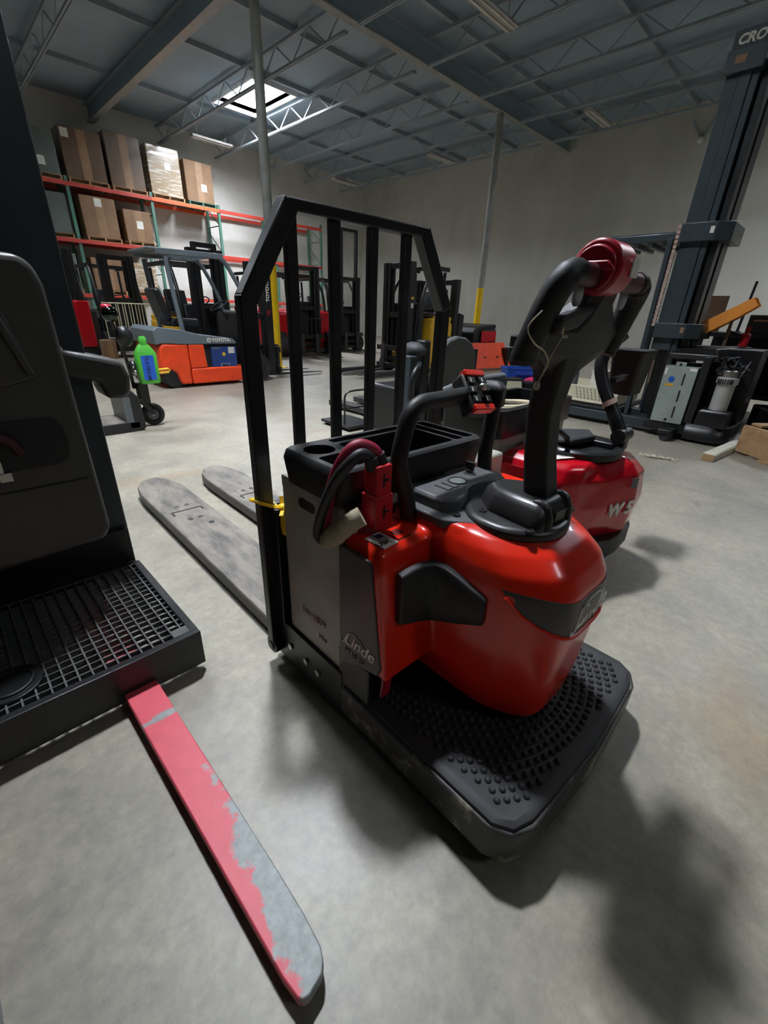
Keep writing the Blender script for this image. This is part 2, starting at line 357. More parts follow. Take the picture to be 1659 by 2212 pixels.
def column(x, y, r, lab, foot):
    t = thing('pipe_column', lab, 'column', (x, y, 0))
    MB().cyl((0, 0, 2.02), (0, 0, 6.36), r * 0.97, 24).build('pole', 'galv', t)
    MB().cyl((0, 0, 0.012), (0, 0, 2.02), r, 24).build('painted_base', 'yellow', t)
    MB().box(-r * 1.7, r * 1.7, -r * 1.7, r * 1.7, 0, 0.014).build('base_plate', 'yellow', t)
    MB().box(-r * 1.5, r * 1.5, -r * 1.5, r * 1.5, 6.34, 6.365).build('cap_plate', 'galv', t)
column(5.5, 8.95, 0.095, 'round steel column with bright yellow base beside the orange forklift mast', 0)
column(13.15, 8.95, 0.105, 'round steel column with yellow base in front of the grey right wall', 0)
for x, y, yaw, lab in ((14.85, 6.9, 0, 'unlit fluorescent fixture nearest the tall black mast, under the roof'), (14.9, 12.45, 0, 'unlit fluorescent fixture left of the far column top'),
                       (14.9, 17.75, 0, 'farthest unlit fluorescent fixture above the wall corner'), (9.0, 6.55, 0, 'unlit fluorescent fixture cut by the top edge of the picture'),
                       (8.75, 17.5, 0, 'fluorescent fixture hung beyond the skylight above the rack'), (1.4, 19.0, 0, 'unlit fluorescent fixture high at the far left over the rack')):
    t = thing('ceiling_light', lab, 'light fixture', (x, y, 6.24))
    MB().prism([(-0.15, 0), (0.15, 0), (0.1, 0.07), (-0.1, 0.07)], 'x', -0.7, 0.7).build('housing', 'lampwhite', t)
    for s in (-1, 1):
        MB().cyl((-0.66, s * 0.07, -0.015), (0.66, s * 0.07, -0.015), 0.017, 10).build('lamp_tube', 'paper', t)
        MB().beam((s * 0.5, 0, 0.07), (s * 0.5, 0, ZR - 6.24), 0.012, 0.012).build('hanger', 'steel', t)

# ------------------------------------------------------------------ the orange-red pallet truck in the middle (local +Y towards its forks)
J = thing('pallet_truck', 'glossy red rider pallet truck with black tiller, standing platform and cable loop, in the middle', 'pallet truck', (1.0097, -0.0264, 0), math.radians(-1.5))
for s, x0, x1 in ((-1, -0.36, -0.085), (1, 0.085, 0.36)):
    cx = (x0 + x1) / 2
    out = [(x0, 1.16), (x1, 1.16), (x1, 3.02), (x1 - 0.035, 3.18), (x1 - 0.085, 3.27), (cx, 3.29), (x0 + 0.07, 3.25), (x0 + 0.02, 3.16), (x0, 3.0)]
    fk = MB().prism(out, 'z', 0.066, 0.086).build('fork', 'forkgrey', J, 0.004)
    MB().prism([(x0, 1.16), (x0 + 0.02, 1.16), (x0 + 0.02, 2.98), (x0 + 0.06, 3.2), (x0 + 0.02, 3.16), (x0, 3.0)], 'z', 0.022, 0.07).prism([(x1 - 0.02, 1.16), (x1, 1.16), (x1, 3.02), (x1 - 0.035, 3.18), (x1 - 0.05, 3.16), (x1 - 0.02, 3.0)], 'z', 0.022, 0.07).build('side_rail', 'forkside', fk)
    MB().beam((x0 + 0.05, 2.585, 0.0872), (x1 - 0.05, 2.585, 0.0872), 0.012, 0.002).beam((x0 + 0.05, 2.585, 0.0872), (x0 + 0.05, 2.53, 0.0872), 0.012, 0.002).beam((x1 - 0.05, 2.585, 0.0872), (x1 - 0.05, 2.54, 0.0872), 0.012, 0.002).build('slot', 'recess', fk)
    for px, py in ((cx - 0.03, 2.66), (cx + 0.03, 2.66), (cx - 0.03, 2.44), (cx + 0.03, 2.44)):
        MB().ringpath((px, py, 0.087), (0, 0, 1), 0.012, 0.003, 14, 6).build('rivet', 'forkside', fk)
    MB().cyl((cx + 0.05, 2.33, 0.0865), (cx + 0.05, 2.33, 0.088), 0.016, 16).build('hole', 'recess', fk)
    MB().cyl((cx - 0.05, 2.75, 0.04), (cx + 0.05, 2.75, 0.04), 0.04, 20).build('load_wheel', 'rubber', fk)
# battery compartment frame
MB().prism([(1.22, 0.03), (1.22, 0.2), (1.12, 0.215), (0.8, 0.215), (0.8, 0.03)], 'x', -0.395, 0.395).build('chassis', 'black', J, 0.008)
MB().box(-0.4, 0.4, 1.13, 1.18, 0.2, 0.66).build('fork_head', 'black', J, 0.004)
for y in (1.1, 1.0, 0.93): MB().cyl((-0.395, y, 0.12), (-0.402, y, 0.12), 0.012, 14).build('bolt', 'silver', J)
bt = MB().box(-0.385, 0.385, 0.81, 1.11, 0.19, 0.79).build('battery', 'battery', J, 0.012)
MB().box(-0.3875, -0.384, 0.82, 1.1, 0.755, 0.792).build('battery_lip', 'battery', bt, 0.002)
MB().prism(rrect(0.93, 1.01, 0.715, 0.745, 0.013), 'x', -0.387, -0.384).build('lifting_slot', 'recess', bt)
text('lettering', 'Hw 1879', (-0.3868, 1.02, 0.325), (0, -1, 0), (0, 0, 1), 0.035, 'scrawl', bt)
text('lettering', 'Hw', (-0.3868, 0.93, 0.27), (0, -1, 0), (0, 0, 1), 0.03, 'faint', bt)
# load backrest
yb = 1.185
for s in (-1, 1):
    m = MB().beam((s * 0.408, yb, 0.07), (s * 0.408, yb, 1.275), 0.05, 0.035, (0, 1, 0)).beam((s * 0.408, yb, 1.262), (s * 0.262, yb, 1.5), 0.05, 0.045, (0, 1, 0))
    m.cyl((s * 0.385, yb, 0.09), (s * 0.43, yb, 0.09), 0.035, 16)
    m.build('backrest_post', 'black', J, 0.004)
    MB().cyl((s * 0.43, yb, 0.09), (s * 0.436, yb, 0.09), 0.018, 12).build('post_bolt', 'black', J)
MB().beam((-0.275, yb, 1.495), (0.275, yb, 1.495), 0.045, 0.03, (0, 0, 1)).build('top_rail', 'black', J, 0.004)
MB().beam((-0.4, yb, 0.64), (0.4, yb, 0.64), 0.03, 0.05).build('lower_rail', 'black', J, 0.004)
for x in (-0.262, -0.112, 0.038, 0.19): MB().beam((x, yb, 0.62), (x, yb, 1.482), 0.036, 0.022, (0, 1, 0)).build('backrest_bar', 'black', J, 0.003)
tp = thing('caution_tape', 'knotted scrap of yellow caution tape tied round the backrest post', 'tape', J.matrix_world @ V(0, 0, 0) if False else (1.0097, -0.0264, 0), math.radians(-1.5))
MB().tube([(-0.44, yb - 0.03, 0.69), (-0.44, yb + 0.03, 0.68), (-0.376, yb + 0.03, 0.67), (-0.376, yb - 0.03, 0.655)], 0.006, 6, True).build('loop', 'yellow', tp)
m = MB().ball((-0.37, yb - 0.05, 0.66), 0.018, (1, 1, 0.9))
for a in range(5): m.beam((-0.37, yb - 0.05, 0.66), (-0.37 + 0.04 * math.cos(a * 1.2), yb - 0.06 - 0.03 * math.sin(a), 0.675 + 0.025 * math.sin(a * 2.1)), 0.012, 0.003)
m.build('knot', 'yellow', tp)
MB().tube(bez([(-0.37, yb - 0.05, 0.65), (-0.385, yb - 0.07, 0.61), (-0.375, yb - 0.07, 0.575), (-0.36, yb - 0.06, 0.6), (-0.368, yb - 0.05, 0.65)], 4), 0.008, 6).box(-0.385, -0.36, yb - 0.075, yb - 0.06, 0.575, 0.61).build('tail', 'yellow', tp)
# storage tray over the battery
zt = 0.885
bx = MB().loft([[(x * 0.97 - 0.003, (y - 0.93) * 0.94 + 0.93, 0.785) for x, y in rrect(-0.405, 0.205, 0.785, 1.075, 0.035)],
                [(x, y, 0.86) for x, y in rrect(-0.405, 0.205, 0.785, 1.075, 0.035)],
                [(x * 0.985, (y - 0.93) * 0.97 + 0.93, 0.879) for x, y in rrect(-0.405, 0.205, 0.785, 1.075, 0.035)],
                [(x * 0.96 - 0.003, (y - 0.93) * 0.92 + 0.93, zt) for x, y in rrect(-0.405, 0.205, 0.785, 1.075, 0.03)]]).build('storage_tray', 'blk2', J)
cs = [MB().cyl((-0.325, 0.985, 0.81), (-0.325, 0.985, 0.95), 0.046, 28).build('cutter', 'blk2', J),
      MB().prism(rrect(-0.375, -0.265, 0.815, 0.925, 0.012), 'z', 0.855, 0.95).build('cutter', 'blk2', J),
      MB().prism(rrect(-0.25, 0.075, 0.815, 1.0, 0.015), 'z', 0.8, 0.95).build('cutter', 'blk2', J),
      MB().prism(rrect(-0.25, 0.075, 1.015, 1.05, 0.008), 'z', 0.84, 0.95).build('cutter', 'blk2', J),
      MB().prism(rrect(0.087, 0.125, 0.815, 1.045, 0.008), 'z', 0.82, 0.95).build('cutter', 'blk2', J),
      MB().prism(rrect(0.137, 0.178, 0.815, 1.045, 0.008), 'z', 0.82, 0.95).build('cutter', 'blk2', J)]
cut(bx, cs)
# moulded red cover: tower with shoulders and a prow-shaped nose, fused and softened
sec = [(0.200, [(0, .322), (.06, .326), (.105, .352), (.148, .435), (.158, .52), (.158, .70)]), (0.225, [(0, .306), (.07, .31), (.118, .338), (.165, .425), (.176, .51), (.176, .70)]),
       (0.32, [(0, .292), (.08, .295), (.132, .325), (.184, .41), (.196, .50), (.196, .70)]), (0.45, [(0, .282), (.086, .285), (.14, .316), (.198, .40), (.212, .49), (.212, .70)]),
       (0.57, [(0, .276), (.09, .279), (.145, .31), (.205, .395), (.219, .485), (.219, .70)]), (0.64, [(0, .282), (.09, .285), (.145, .316), (.205, .40), (.219, .485), (.219, .70)]),
       (0.69, [(0, .304), (.088, .308), (.138, .338), (.196, .415), (.212, .50), (.212, .70)]), (0.727, [(0, .342), (.08, .346), (.126, .376), (.184, .448), (.201, .525), (.201, .71)]),
       (0.75, [(0, .392), (.068, .396), (.11, .424), (.162, .485), (.184, .55), (.186, .72)]), (0.76, [(0, .45), (.05, .453), (.09, .48), (.14, .53), (.168, .58), (.17, .73)])]
def half(q): return [(v.x, v.y) for v in bez([(a, c, 0) for a, c in q[:5]], 5)] + [q[5]]
m = MB()
m.loft([[(x, y, zz) for x, y in half(q)] + [(-a, c, zz) for a, c in reversed(half(q)) if a > 0] for zz, q in sec])
tw = []
for zz, y0, xw in ((0.325, 0.607, 0.395), (0.4, 0.612, 0.4), (0.66, 0.635, 0.4), (0.705, 0.65, 0.385), (0.718, 0.668, 0.365)):
    tw.append([(-xw, y0, zz), (xw, y0, zz), (xw, 0.80, zz), (-xw, 0.80, zz)])
m.loft(tw)
m.loft([[(-.215, .62, .70), (.215, .62, .70), (.215, .8, .70), (-.215, .8, .70)], [(-.185, .56, .757), (.185, .56, .757), (.185, .79, .757), (-.185, .79, .757)]])
body = m.build('cover', 'red', J)
rm = body.modifiers.new('remesh', 'REMESH'); rm.mode = 'VOXEL'; rm.voxel_size = 0.0065; rm.use_smooth_shade = True
sm = body.modifiers.new('smooth', 'SMOOTH'); sm.factor = 0.5; sm.iterations = 9
# black drive housing under the nose
MB().loft([[(x * k, 0.5 + (y - 0.5) * k, zz) for x, y in rrect(-0.15, 0.15, 0.35, 0.75, 0.11, 6)] for zz, k in ((0.176, 0.93), (0.215, 0.97))]).build('drive_housing', 'black', J, 0.004)
MB().cyl((-0.05, 0.52, 0.12), (0.05, 0.52, 0.12), 0.12, 28).build('drive_wheel', 'rubber', J)
MB().prism([(0.68, 0.03), (0.68, 0.31), (0.82, 0.31), (0.82, 0.03)], 'x', -0.39, 0.39).build('skirt', 'black', J, 0.004)
# side panels, knee pads, nose band
for s in (-1, 1):
    pl = MB().prism([(0.795, 0.688), (0.672, 0.688), (0.664, 0.672), (0.620, 0.37), (0.630, 0.342), (0.70, 0.325), (0.795, 0.27)], 'x', s * 0.396, s * 0.405).build('side_panel', 'charcoal', J, 0.003)
    if s < 0:
        text('logo', 'Linde', (-0.4062, 0.772, 0.372), (0, -1, 0.04), (0, 0, 1), 0.058, 'letter', pl, 0.35, 0.0006, 0.001)
        MB().tube(bez([(-0.4062, 0.785, 0.382), (-0.4062, 0.788, 0.372), (-0.4062, 0.775, 0.372), (-0.4062, 0.755, 0.408), (-0.4062, 0.735, 0.421), (-0.4062, 0.705, 0.417), (-0.4062, 0.688, 0.402)], 6), 0.0018, 6).build('logo', 'letter', pl)
        text('lettering', 'PT18 20', (-0.4062, 0.772, 0.338), (0, -1, 0.04), (0, 0, 1), 0.026, 'faint', pl, 0.2)
    MB().beam((s * 0.352, 0.64, 0.335), (s * 0.352, 0.65, 0.22), 0.035, 0.012, (0, 1, 0)).build('step_bracket', 'hubred', J, 0.004)
    # knee pad wraps tower face, corner fillet and nose flank
    path = [(-.352, .618), (-.31, .614), (-.275, .61), (-.245, .597), (-.228, .57), (-.222, .53), (-.22, .49), (-.214, .445)]
    top = [.655, .662, .664, .662, .655, .645, .632, .615]; bot = [.505, .49, .482, .478, .482, .495, .515, .535]
    r0_, r1_ = [], []
    def pad(off):
        pts = []
        for i, (x, y) in enumerate(path):
            a = Vector(path[max(0, i - 1)]); b2 = Vector(path[min(len(path) - 1, i + 1)]); d = (b2 - a).normalized(); nrm = Vector((d.y, -d.x))
            k = 0.012 if off > 0.005 else 0.0
            pts.append((x + nrm.x * off, y + nrm.y * off, top[i] - k, bot[i] + k, nrm))
        return pts
    A, B2, C2 = pad(-0.012), pad(0.010), pad(0.016)
    rings = []
    for a, b2, c2 in zip(A, B2, C2):
        zt_, zb_ = a[2], a[3]
        rings.append([(-s * a[0] * -1 if False else (a[0] if s < 0 else -a[0]), a[1], zb_), ((b2[0] if s < 0 else -b2[0]), b2[1], zb_), ((c2[0] if s < 0 else -c2[0]), c2[1], zb_ + 0.012),
                      ((c2[0] if s < 0 else -c2[0]), c2[1], zt_ - 0.012), ((b2[0] if s < 0 else -b2[0]), b2[1], zt_), ((a[0] if s < 0 else -a[0]), a[1], zt_)])
    MB().loft(rings).build('knee_pad', 'blk2', J, 0.004)
def nose_pts(zz):
    for i in range(len(sec) - 1):
        if sec[i][0] <= zz <= sec[i + 1][0]:
            t = (zz - sec[i][0]) / (sec[i + 1][0] - sec[i][0]); return [Vector(a).lerp(Vector(c), t) for a, c in zip(half(sec[i][1]), half(sec[i + 1][1]))]
def nose(u, zz):
    """point on the nose skin, u = |x|, at height zz"""
    p = nose_pts(zz)
    for i in range(len(p) - 1):
        if p[i].x <= u <= p[i + 1].x: return p[i].lerp(p[i + 1], (u - p[i].x) / (p[i + 1].x - p[i].x))
    return p[-2]
us = [0, .05, .085, .11, .14, .165, .19, .206]
ztop = [.628, .629, .632, .637, .644, .649, .654, .656]; zbot = [.528, .529, .533, .542, .557, .575, .603, .645]
def band(off, dz0, dz1, s):
    rings = []
    for i, u in enumerate(us):
        ring = []
        for k in range(5):
            zz = zbot[i] - dz0 + (ztop[i] + dz1 - zbot[i] + dz0) * k / 4; p = nose(u, zz); ring.append((s * p.x, p.y - off, zz))
        rings.append(ring)
    return rings
fr = band(0.003, 0, 0, -1)[::-1] + band(0.003, 0, 0, 1)[1:]; bk = [[(a, c + 0.02, d) for a, c, d in r] for r in fr]
nb = MB().loft([f + b2[::-1] for f, b2 in zip(fr, bk)]).build('nose_band', 'charcoal', J)
lip = [Vector(r[0]) + V(0, -0.001, -0.006) for r in fr]
MB().tube(lip, 0.006, 8).build('band_lip', 'red', nb)
text('logo', 'Linde', (-.082, .2738, .547), (1, 0, 0), (0, .04, 1), 0.083, 'letter', nb, 0.35, 0.0008, 0.0016)
MB().tube(bez([(-.092, .2735, .556), (-.098, .2735, .546), (-.086, .2735, .541), (-.07, .2735, .55), (-.048, .2735, .607), (-.02, .2735, .621), (.03, .2735, .620), (.05, .2735, .611)], 6), .0022, 6).build('logo', 'letter', nb)
# platform with studded mat
def plat(i): return [(-.40 + i, .80), (-.40 + i, .245 - i * .3), (-.375 + i, .195 + i * .4), (-.32 + i, .168 + i), (.0, .150 + i), (.32 - i, .168 + i), (.375 - i, .195 + i * .4), (.40 - i, .245 - i * .3), (.40 - i, .80)]
MB().prism(plat(0), 'z', 0.055, 0.166).build('platform', 'platedge', J, 0.006)
MB().loft([[(x, y, 0.16) for x, y in plat(0.008)], [(x, y, 0.176) for x, y in plat(0.012)], [(x, y, 0.183) for x, y in plat(0.026)], [(x, y, 0.18) for x, y in plat(0.042)]]).build('mat', 'rubber', J)
m = MB(); n_b = 0
for r in range(22):
    R = 0.20 + r * 0.0265
    for k in range(-40, 41):
        a = k * 0.0265 / R + (0.5 * 0.0265 / R if r % 2 else 0)
        if abs(a) > 1.75: continue
        x, y = R * math.sin(a), 0.62 - R * 0.92 * math.cos(a)
        if abs(x) > 0.345 or y > 0.75: continue
        lim = 0.207 if abs(x) < 0.3 else 0.207 + (abs(x) - 0.3) * 0.6
        if y < lim: continue
        q = [(0.0095, 0.1795), (0.0082, 0.1845), (0.0045, 0.1885)]
        m.loft([[(x + rr * math.cos(2 * PI * j / 8), y + rr * math.sin(2 * PI * j / 8), zz) for j in range(8)] for rr, zz in q]); n_b += 1
o = m.build('mat_stud', 'rubber', J, 0, ang=80); o['kind'] = 'stuff'
# instrument console and steering-head cover
cn = MB()
pf = rrect(-.155, .135, .665, .80, .02)
cpoly = [(-.16, .795), (-.16, .655), (-.10, .628), (-.06, .645), (-.035, .665), (.02, .672), (.07, .65), (.13, .655), (.14, .79), (.06, .80), (.045, .785), (-.1, .785), (-.11, .80)]
cpoly = [(-.165, .795), (-.165, .65), (-.12, .628), (-.075, .636), (-.045, .658), (.0, .672), (.05, .664), (.085, .645), (.135, .65), (.15, .668), (.15, .79), (.02, .80), (-.0, .785), (-.1, .785)]
cn = MB().loft([[(x * 1.03, (y - .72) * 1.06 + .72, .745) for x, y in cpoly], [(x, y, .79) for x, y in cpoly], [(x * .95, (y - .72) * .93 + .72, .798) for x, y in cpoly]]).build('console', 'console', J, 0.003)
MB().ringpath((-.02, .715, .799), (0, 0, 1), 0.028, 0.003, 24, 6).build('gauge_ring', 'cover', cn)
MB().cyl((-.02, .715, .797), (-.02, .715, .8), 0.024, 24).build('gauge', 'lens', cn)
for dx in (-.1, -.07): MB().beam((dx, .735, .799), (dx, .685, .799), .004, .002).beam((dx, .685, .799), (dx + .022, .687, .799), .004, .002).build('key_line', 'recess', cn)
MB().cyl((.065, .735, .797), (.065, .735, .802), .019, 20).build('key_plate', 'silver', cn)
MB().cyl((.065, .735, .8), (.065, .735, .812), .012, 16).box(.06, .07, .722, .748, .81, .835).build('key_switch', 'recess', cn)
MB().prism([(-.2, .79), (-.2, .62), (-.14, .54), (-.05, .6), (.05, .6), (.14, .54), (.2, .62), (.2, .79)], 'z', .735, .762).build('console_base', 'console', J, .006)
for x, y in ((-.15, .612), (.15, .612)): MB().cyl((x, y, .76), (x, y, .7645), .012, 16).ringpath((x, y, .7645), (0, 0, 1), .008, .003, 14, 6).build('screw', 'black', J)
sc_ = [(k, zz) for k, zz in ((1.0, .742), (1.0, .768), (.96, .778))]
hd = MB().loft([[(-.015 + .138 * k * math.cos(2 * PI * i / 40), .515 + .138 * k * math.sin(2 * PI * i / 40), zz) for i in range(40)] for k, zz in sc_])
hd.loft([[(x * k - .005, .492 + (y - .492) * k2, zz) for x, y in ((-.088, .40), (.08, .40), (.095, .42), (.08, .56), (.03, .62), (-.03, .62), (-.085, .56), (-.1, .42))] for k, k2, zz in ((1, 1, .765), (.97, .98, .79), (.86, .9, .82), (.66, .76, .838))])
hc = hd.build('steering_cover', 'cover', J, .012, 3)
for x, y in ((-.11, .42), (.1, .42), (-.1, .565)): MB().cyl((x, y, .775), (x, y, .7795), .012, 16).ringpath((x, y, .7795), (0, 0, 1), .008, .003, 14, 6).build('screw', 'black', hc)
for s in (-1, 1): MB().prism([(.47, .765), (.462, .82), (.448, .842), (.43, .846), (.408, .836), (.396, .81), (.39, .765)], 'x', s * .04 - .008, s * .064 - .008).build('pivot_ear', 'cover', hc, .012, 3)
# tiller: column, wedge-shaped head, loop handle, belly button
CT = Vector((0, .455, .78)); C1 = Vector((0, .485, .93)); C2_ = Vector((0, .498, 1.04)); C3 = Vector((0, .487, 1.135))
rg = []
for p, w_, d_ in ((Vector((0, .43, .765)), .066, .07), (CT, .07, .07), (C1, .066, .062), (C2_, .066, .062), (C3, .08, .064), (Vector((0, .478, 1.18)), .1, .06)):
    rg.append([(p.x - w_ / 2, p.y - d_ / 2, p.z), (p.x + w_ / 2, p.y - d_ / 2, p.z), (p.x + w_ / 2, p.y + d_ / 2, p.z), (p.x - w_ / 2, p.y + d_ / 2, p.z)])
tl = MB().loft(rg).build('tiller_column', 'blk2', J, .010, 3)
MB().cyl((-.036, .425, .805), (.03, .425, .805), .022, 20).box(-.03, .026, .40, .45, .775, .81).build('tiller_pivot', 'black', tl)
def hpln(zz): return .5 - .325 * (zz - 1.137) - .01
TX = .03
hw = [(1.06, .034), (1.10, .045), (1.14, .085), (1.178, .185), (1.222, .188), (1.25, .12), (1.28, .074), (1.335, .058)]
rings = []
for zz, wd in hw:
    y = hpln(zz); t = .03 if zz < 1.26 else .024
    rings.append([(x + TX, yy, zz) for x, yy in ((-wd, y + t), (-wd, y - t * .35), (-wd * .42, y - t), (wd * .42, y - t), (wd, y - t * .35), (wd, y + t))])
hd2 = MB().loft(rings).build('tiller_head', 'blk2', J, .004, ang=18)
zc = 1.338; yc = hpln(zc)
hub = MB().cyl((-.05, yc, zc + .004), (.03, yc, zc + .004), .05, 32).build('belly_button', 'hubred', J, .006)
MB().cyl((-.061, yc, zc), (-.053, yc, zc), .042, 32).prism([(yc - .045, zc - .004), (yc + .045, zc - .004), (yc + .03, zc + .014), (yc - .03, zc + .014)], 'x', -.067, -.055).build('button_face', 'hubred', hub, .004)
MB().box(-.005, .026, yc - .0535, yc - .050, zc - .012, zc + .022).build('sticker', 'paper', hub)
MB().cyl((-.165 + TX, yc, zc - .012), (.165 + TX, yc, zc - .012), .022, 20).build('cross_tube', 'maroon', J)
for s in (-1, 1):
    pts = bez([(s * .15 + TX, yc, zc - .012), (s * .172 + TX, yc, zc - .012), (s * .192 + TX, hpln(zc - .026), zc - .032), (s * .2 + TX, hpln(1.27), 1.27), (s * .203 + TX, hpln(1.23), 1.23), (s * .204 + TX, hpln(1.20), 1.20), (s * .203 + TX, hpln(1.18), 1.18), (s * .2 + TX, hpln(1.172), 1.168)], 6)
    MB().tube(pts, [.024] * 8 + [.027] * (len(pts) - 14) + [.028] * 6, 16).build('hand_grip', 'blk2', J)
    MB().ball((s * .115 + TX, hpln(1.295) - .005, 1.295), .026, (.7, .35, 1.0)).build('travel_lever', 'levergrey', J)
MB().loft([[(x, hpln(zz) - .032 + dy, zz) for x, zz in ((-.165, 1.218), (-.09, 1.232), (-.05, 1.27), (-.12, 1.262), (-.17, 1.247))] for dy in (-.012, .02)]).build('button_pod', 'blk2', J, .006)
MB().box(-.14, -.115, hpln(1.22) - .042, hpln(1.22) - .038, 1.213, 1.2185).build('indicator', 'silver', J)
st = thing('string', 'thin pale string hanging in a loop from the left tiller grip', 'string', (1.0097, -0.0264, 0), math.radians(-1.5))
MB().tube(bez([(-.238, hpln(1.25) - .034, 1.26), (-.262, hpln(1.225) - .034, 1.232), (-.235, hpln(1.20) - .045, 1.205), (-.19, hpln(1.18) - .05, 1.19), (-.155, hpln(1.16) - .05, 1.165), (-.148, hpln(1.13) - .045, 1.135)], 6), .0016, 6).build('string_loop', 'beige', st)
MB().tube(bez([(-.165, hpln(1.23) - .05, 1.232), (-.152, hpln(1.21) - .05, 1.215), (-.158, hpln(1.18) - .05, 1.185), (-.15, hpln(1.13) - .045, 1.13)], 6), .0016, 6).ball((-.149, hpln(1.12) - .045, 1.12), .007, (1, 1, 1.5), 8, 5).build('string_end', 'beige', st)
# grab rail and control pod
gr = bez([(-.205, .735, .73), (-.215, .74, .80), (-.238, .75, .885), (-.225, .75, .96), (-.205, .75, 1.015), (-.165, .75, 1.036), (-.1, .75, 1.038), (.04, .75, 1.04), (.12, .75, 1.036), (.165, .75, 1.01), (.17, .75, .94), (.16, .75, .85), (.165, .74, .75)], 6)
MB().tube(gr, .023, 16).build('grab_rail', 'blk2', J)
PC = Vector((.05, .738, 1.045)); PU = Vector((.96, -.12, -.08)).normalized(); PVv = Vector((.25, .62, .72)).normalized(); PW = PU.cross(PVv).normalized()
def pp(u, v, w_): return PC + PU * u + PVv * v + PW * w_
def pbox(u0, u1, v0, v1, w0, w1, nm, m, par, bv=.002):
    return MB().loft([[pp(u0, v0, k), pp(u1, v0, k), pp(u1, v1, k), pp(u0, v1, k)] for k in (w0, w1)]).build(nm, m, par, bv)
pd = pbox(-.045, .045, -.06, .06, -.04, .012, 'control_pod', 'blk2', J, .008)
for v0 in (-.066, .046): pbox(-.04, .04, v0, v0 + .02, -.005, .02, 'pod_end', 'red', pd, .003)
for u, v, w_ in ((-.022, .03, .02), (.022, .03, .022), (-.026, .0, .02), (.026, .004, .022), (-.022, -.03, .02), (.022, -.03, .02)):
    rk = pbox(u - .013, u + .013, v - .011, v + .011, .01, w_, 'rocker_button', 'recess', pd)
    pbox(u - .008, u - .004, v - .007, v + .006, w_, w_ + .0012, 'button_mark', 'letter', rk, 0)
MB().ball(pp(0, .0, .03), .012, (1, 1, 1)).build('thumb_toggle', 'silver', pd)
MB().loft([[(.125 + dx, .735 + dy, zz) for dx, dy in ((-.02, -.05), (.03, -.035), (.03, .035), (-.02, .05))] for zz in (1.0, 1.06)] + [[(.13 + dx * .5, .735 + dy * .5, 1.075) for dx, dy in ((-.02, -.05), (.03, -.035), (.03, .035), (-.02, .05))]]).build('pod_guard', 'blk2', pd, .008)
# battery plug and its cables
cnn = MB().box(-.346, -.294, .717, .765, .825, .908).box(-.35, -.29, .713, .77, .738, .83).build('battery_plug', 'conred', J, .003)
for zz in (.785, .87): MB().box(-.325, -.318, .7125 if zz < .83 else .7165, .72, zz - .018, zz + .018).box(-.325, -.305, .7125 if zz < .83 else .7165, .72, zz - .004, zz + .003).build('plug_slot', 'recess', cnn)
MB().box(-.4, -.33, .76, .8, .735, .76).build('plug_bracket', 'black', J, .002)
MB().tube(bez([(-.335, .742, .90), (-.345, .748, .928), (-.37, .752, .938), (-.395, .762, .918), (-.416, .79, .868), (-.428, .828, .785), (-.43, .852, .715), (-.426, .848, .688), (-.415, .825, .685)], 8), .0145, 12).build('cable', 'cable', J)
MB().tube(bez([(-.305, .742, .90), (-.325, .752, .94), (-.36, .768, .956), (-.39, .78, .935), (-.405, .81, .868), (-.408, .832, .79), (-.412, .842, .72), (-.415, .83, .69), (-.414, .81, .69)], 8), .0145, 12).build('cable', 'cablered', J)
MB().tube([(-.335, .742, .895), (-.342, .746, .925)], .018, 12).build('cable_boot', 'recess', J)
MB().tube([(-.305, .742, .895), (-.317, .748, .93)], .018, 12).build('cable_boot', 'recess', J)
MB().tube(bez([(-.416, .826, .688), (-.413, .806, .708), (-.405, .78, .735), (-.392, .758, .762), (-.37, .742, .778)], 5), [.026, .028, .026, .03, .028, .026, .029, .03, .027, .026, .028, .027, .026, .028, .03, .028, .026, .027, .026, .026, .026][:21], 14).build('cable_sleeve', 'beige', J)
# stickers on the cover
stk = thing('unused', '', '') if False else None
zz = .7205
def flat_sticker(name, m, c, ux, uy, w_, h_, par):
    c, ux, uy = Vector(c), Vector(ux).normalized(), Vector(uy).normalized(); n = ux.cross(uy) * .0012; a, b2 = ux * w_ / 2, uy * h_ / 2
    return MB().loft([[c - a - b2 + n * k, c + a - b2 + n * k, c + a + b2 + n * k, c - a + b2 + n * k] for k in (-1.5, 1)]).build(name, m, par)
sk = flat_sticker('flag_sticker', 'paper', (-.342, .697, .7178), (0.05, -1, 0), (1, .05, 0), .07, .052, J)
flat_sticker('flag_canton', 'navy', (-.334, .715, .719), (0.05, -1, 0), (1, .05, 0), .02, .022, sk)
for i in range(5): flat_sticker('flag_stripe', 'ink', (-.353 + i * .0075, .705 if i < 2 else .697, .719), (0.05, -1, 0), (1, .05, 0), .05 if i < 2 else .022, .003, sk)
text('lettering', 'USA', (-.372, .672, .7196), (1, .05, 0), (-.05, 1, 0), .024, 'ink', sk, 0, .0004, .0006)
fs = flat_sticker('etched_decal', 'ink', (-.285, .70, .7178), (0.05, -1, 0), (1, .05, 0), .06, .05, J)
flat_sticker('decal_field', 'red', (-.285, .70, .719), (0.05, -1, 0), (1, .05, 0), .056, .046, fs)
for i in range(3): flat_sticker('decal_print', 'ink', (-.295 + i * .01, .70, .7203), (0.05, -1, 0), (1, .05, 0), .028, .005, fs)
for x, w_ in ((.255, .05), (.30, .05)):
    sk2 = flat_sticker('instruction_sticker', 'paper', (x, .70, .7178), (1, 0, 0), (0, 1, 0), .04, .06, J)
    for k in range(3): flat_sticker('print_line', 'midgrey', (x, .685 + k * .014, .719), (1, 0, 0), (0, 1, 0), .028, .004, sk2)

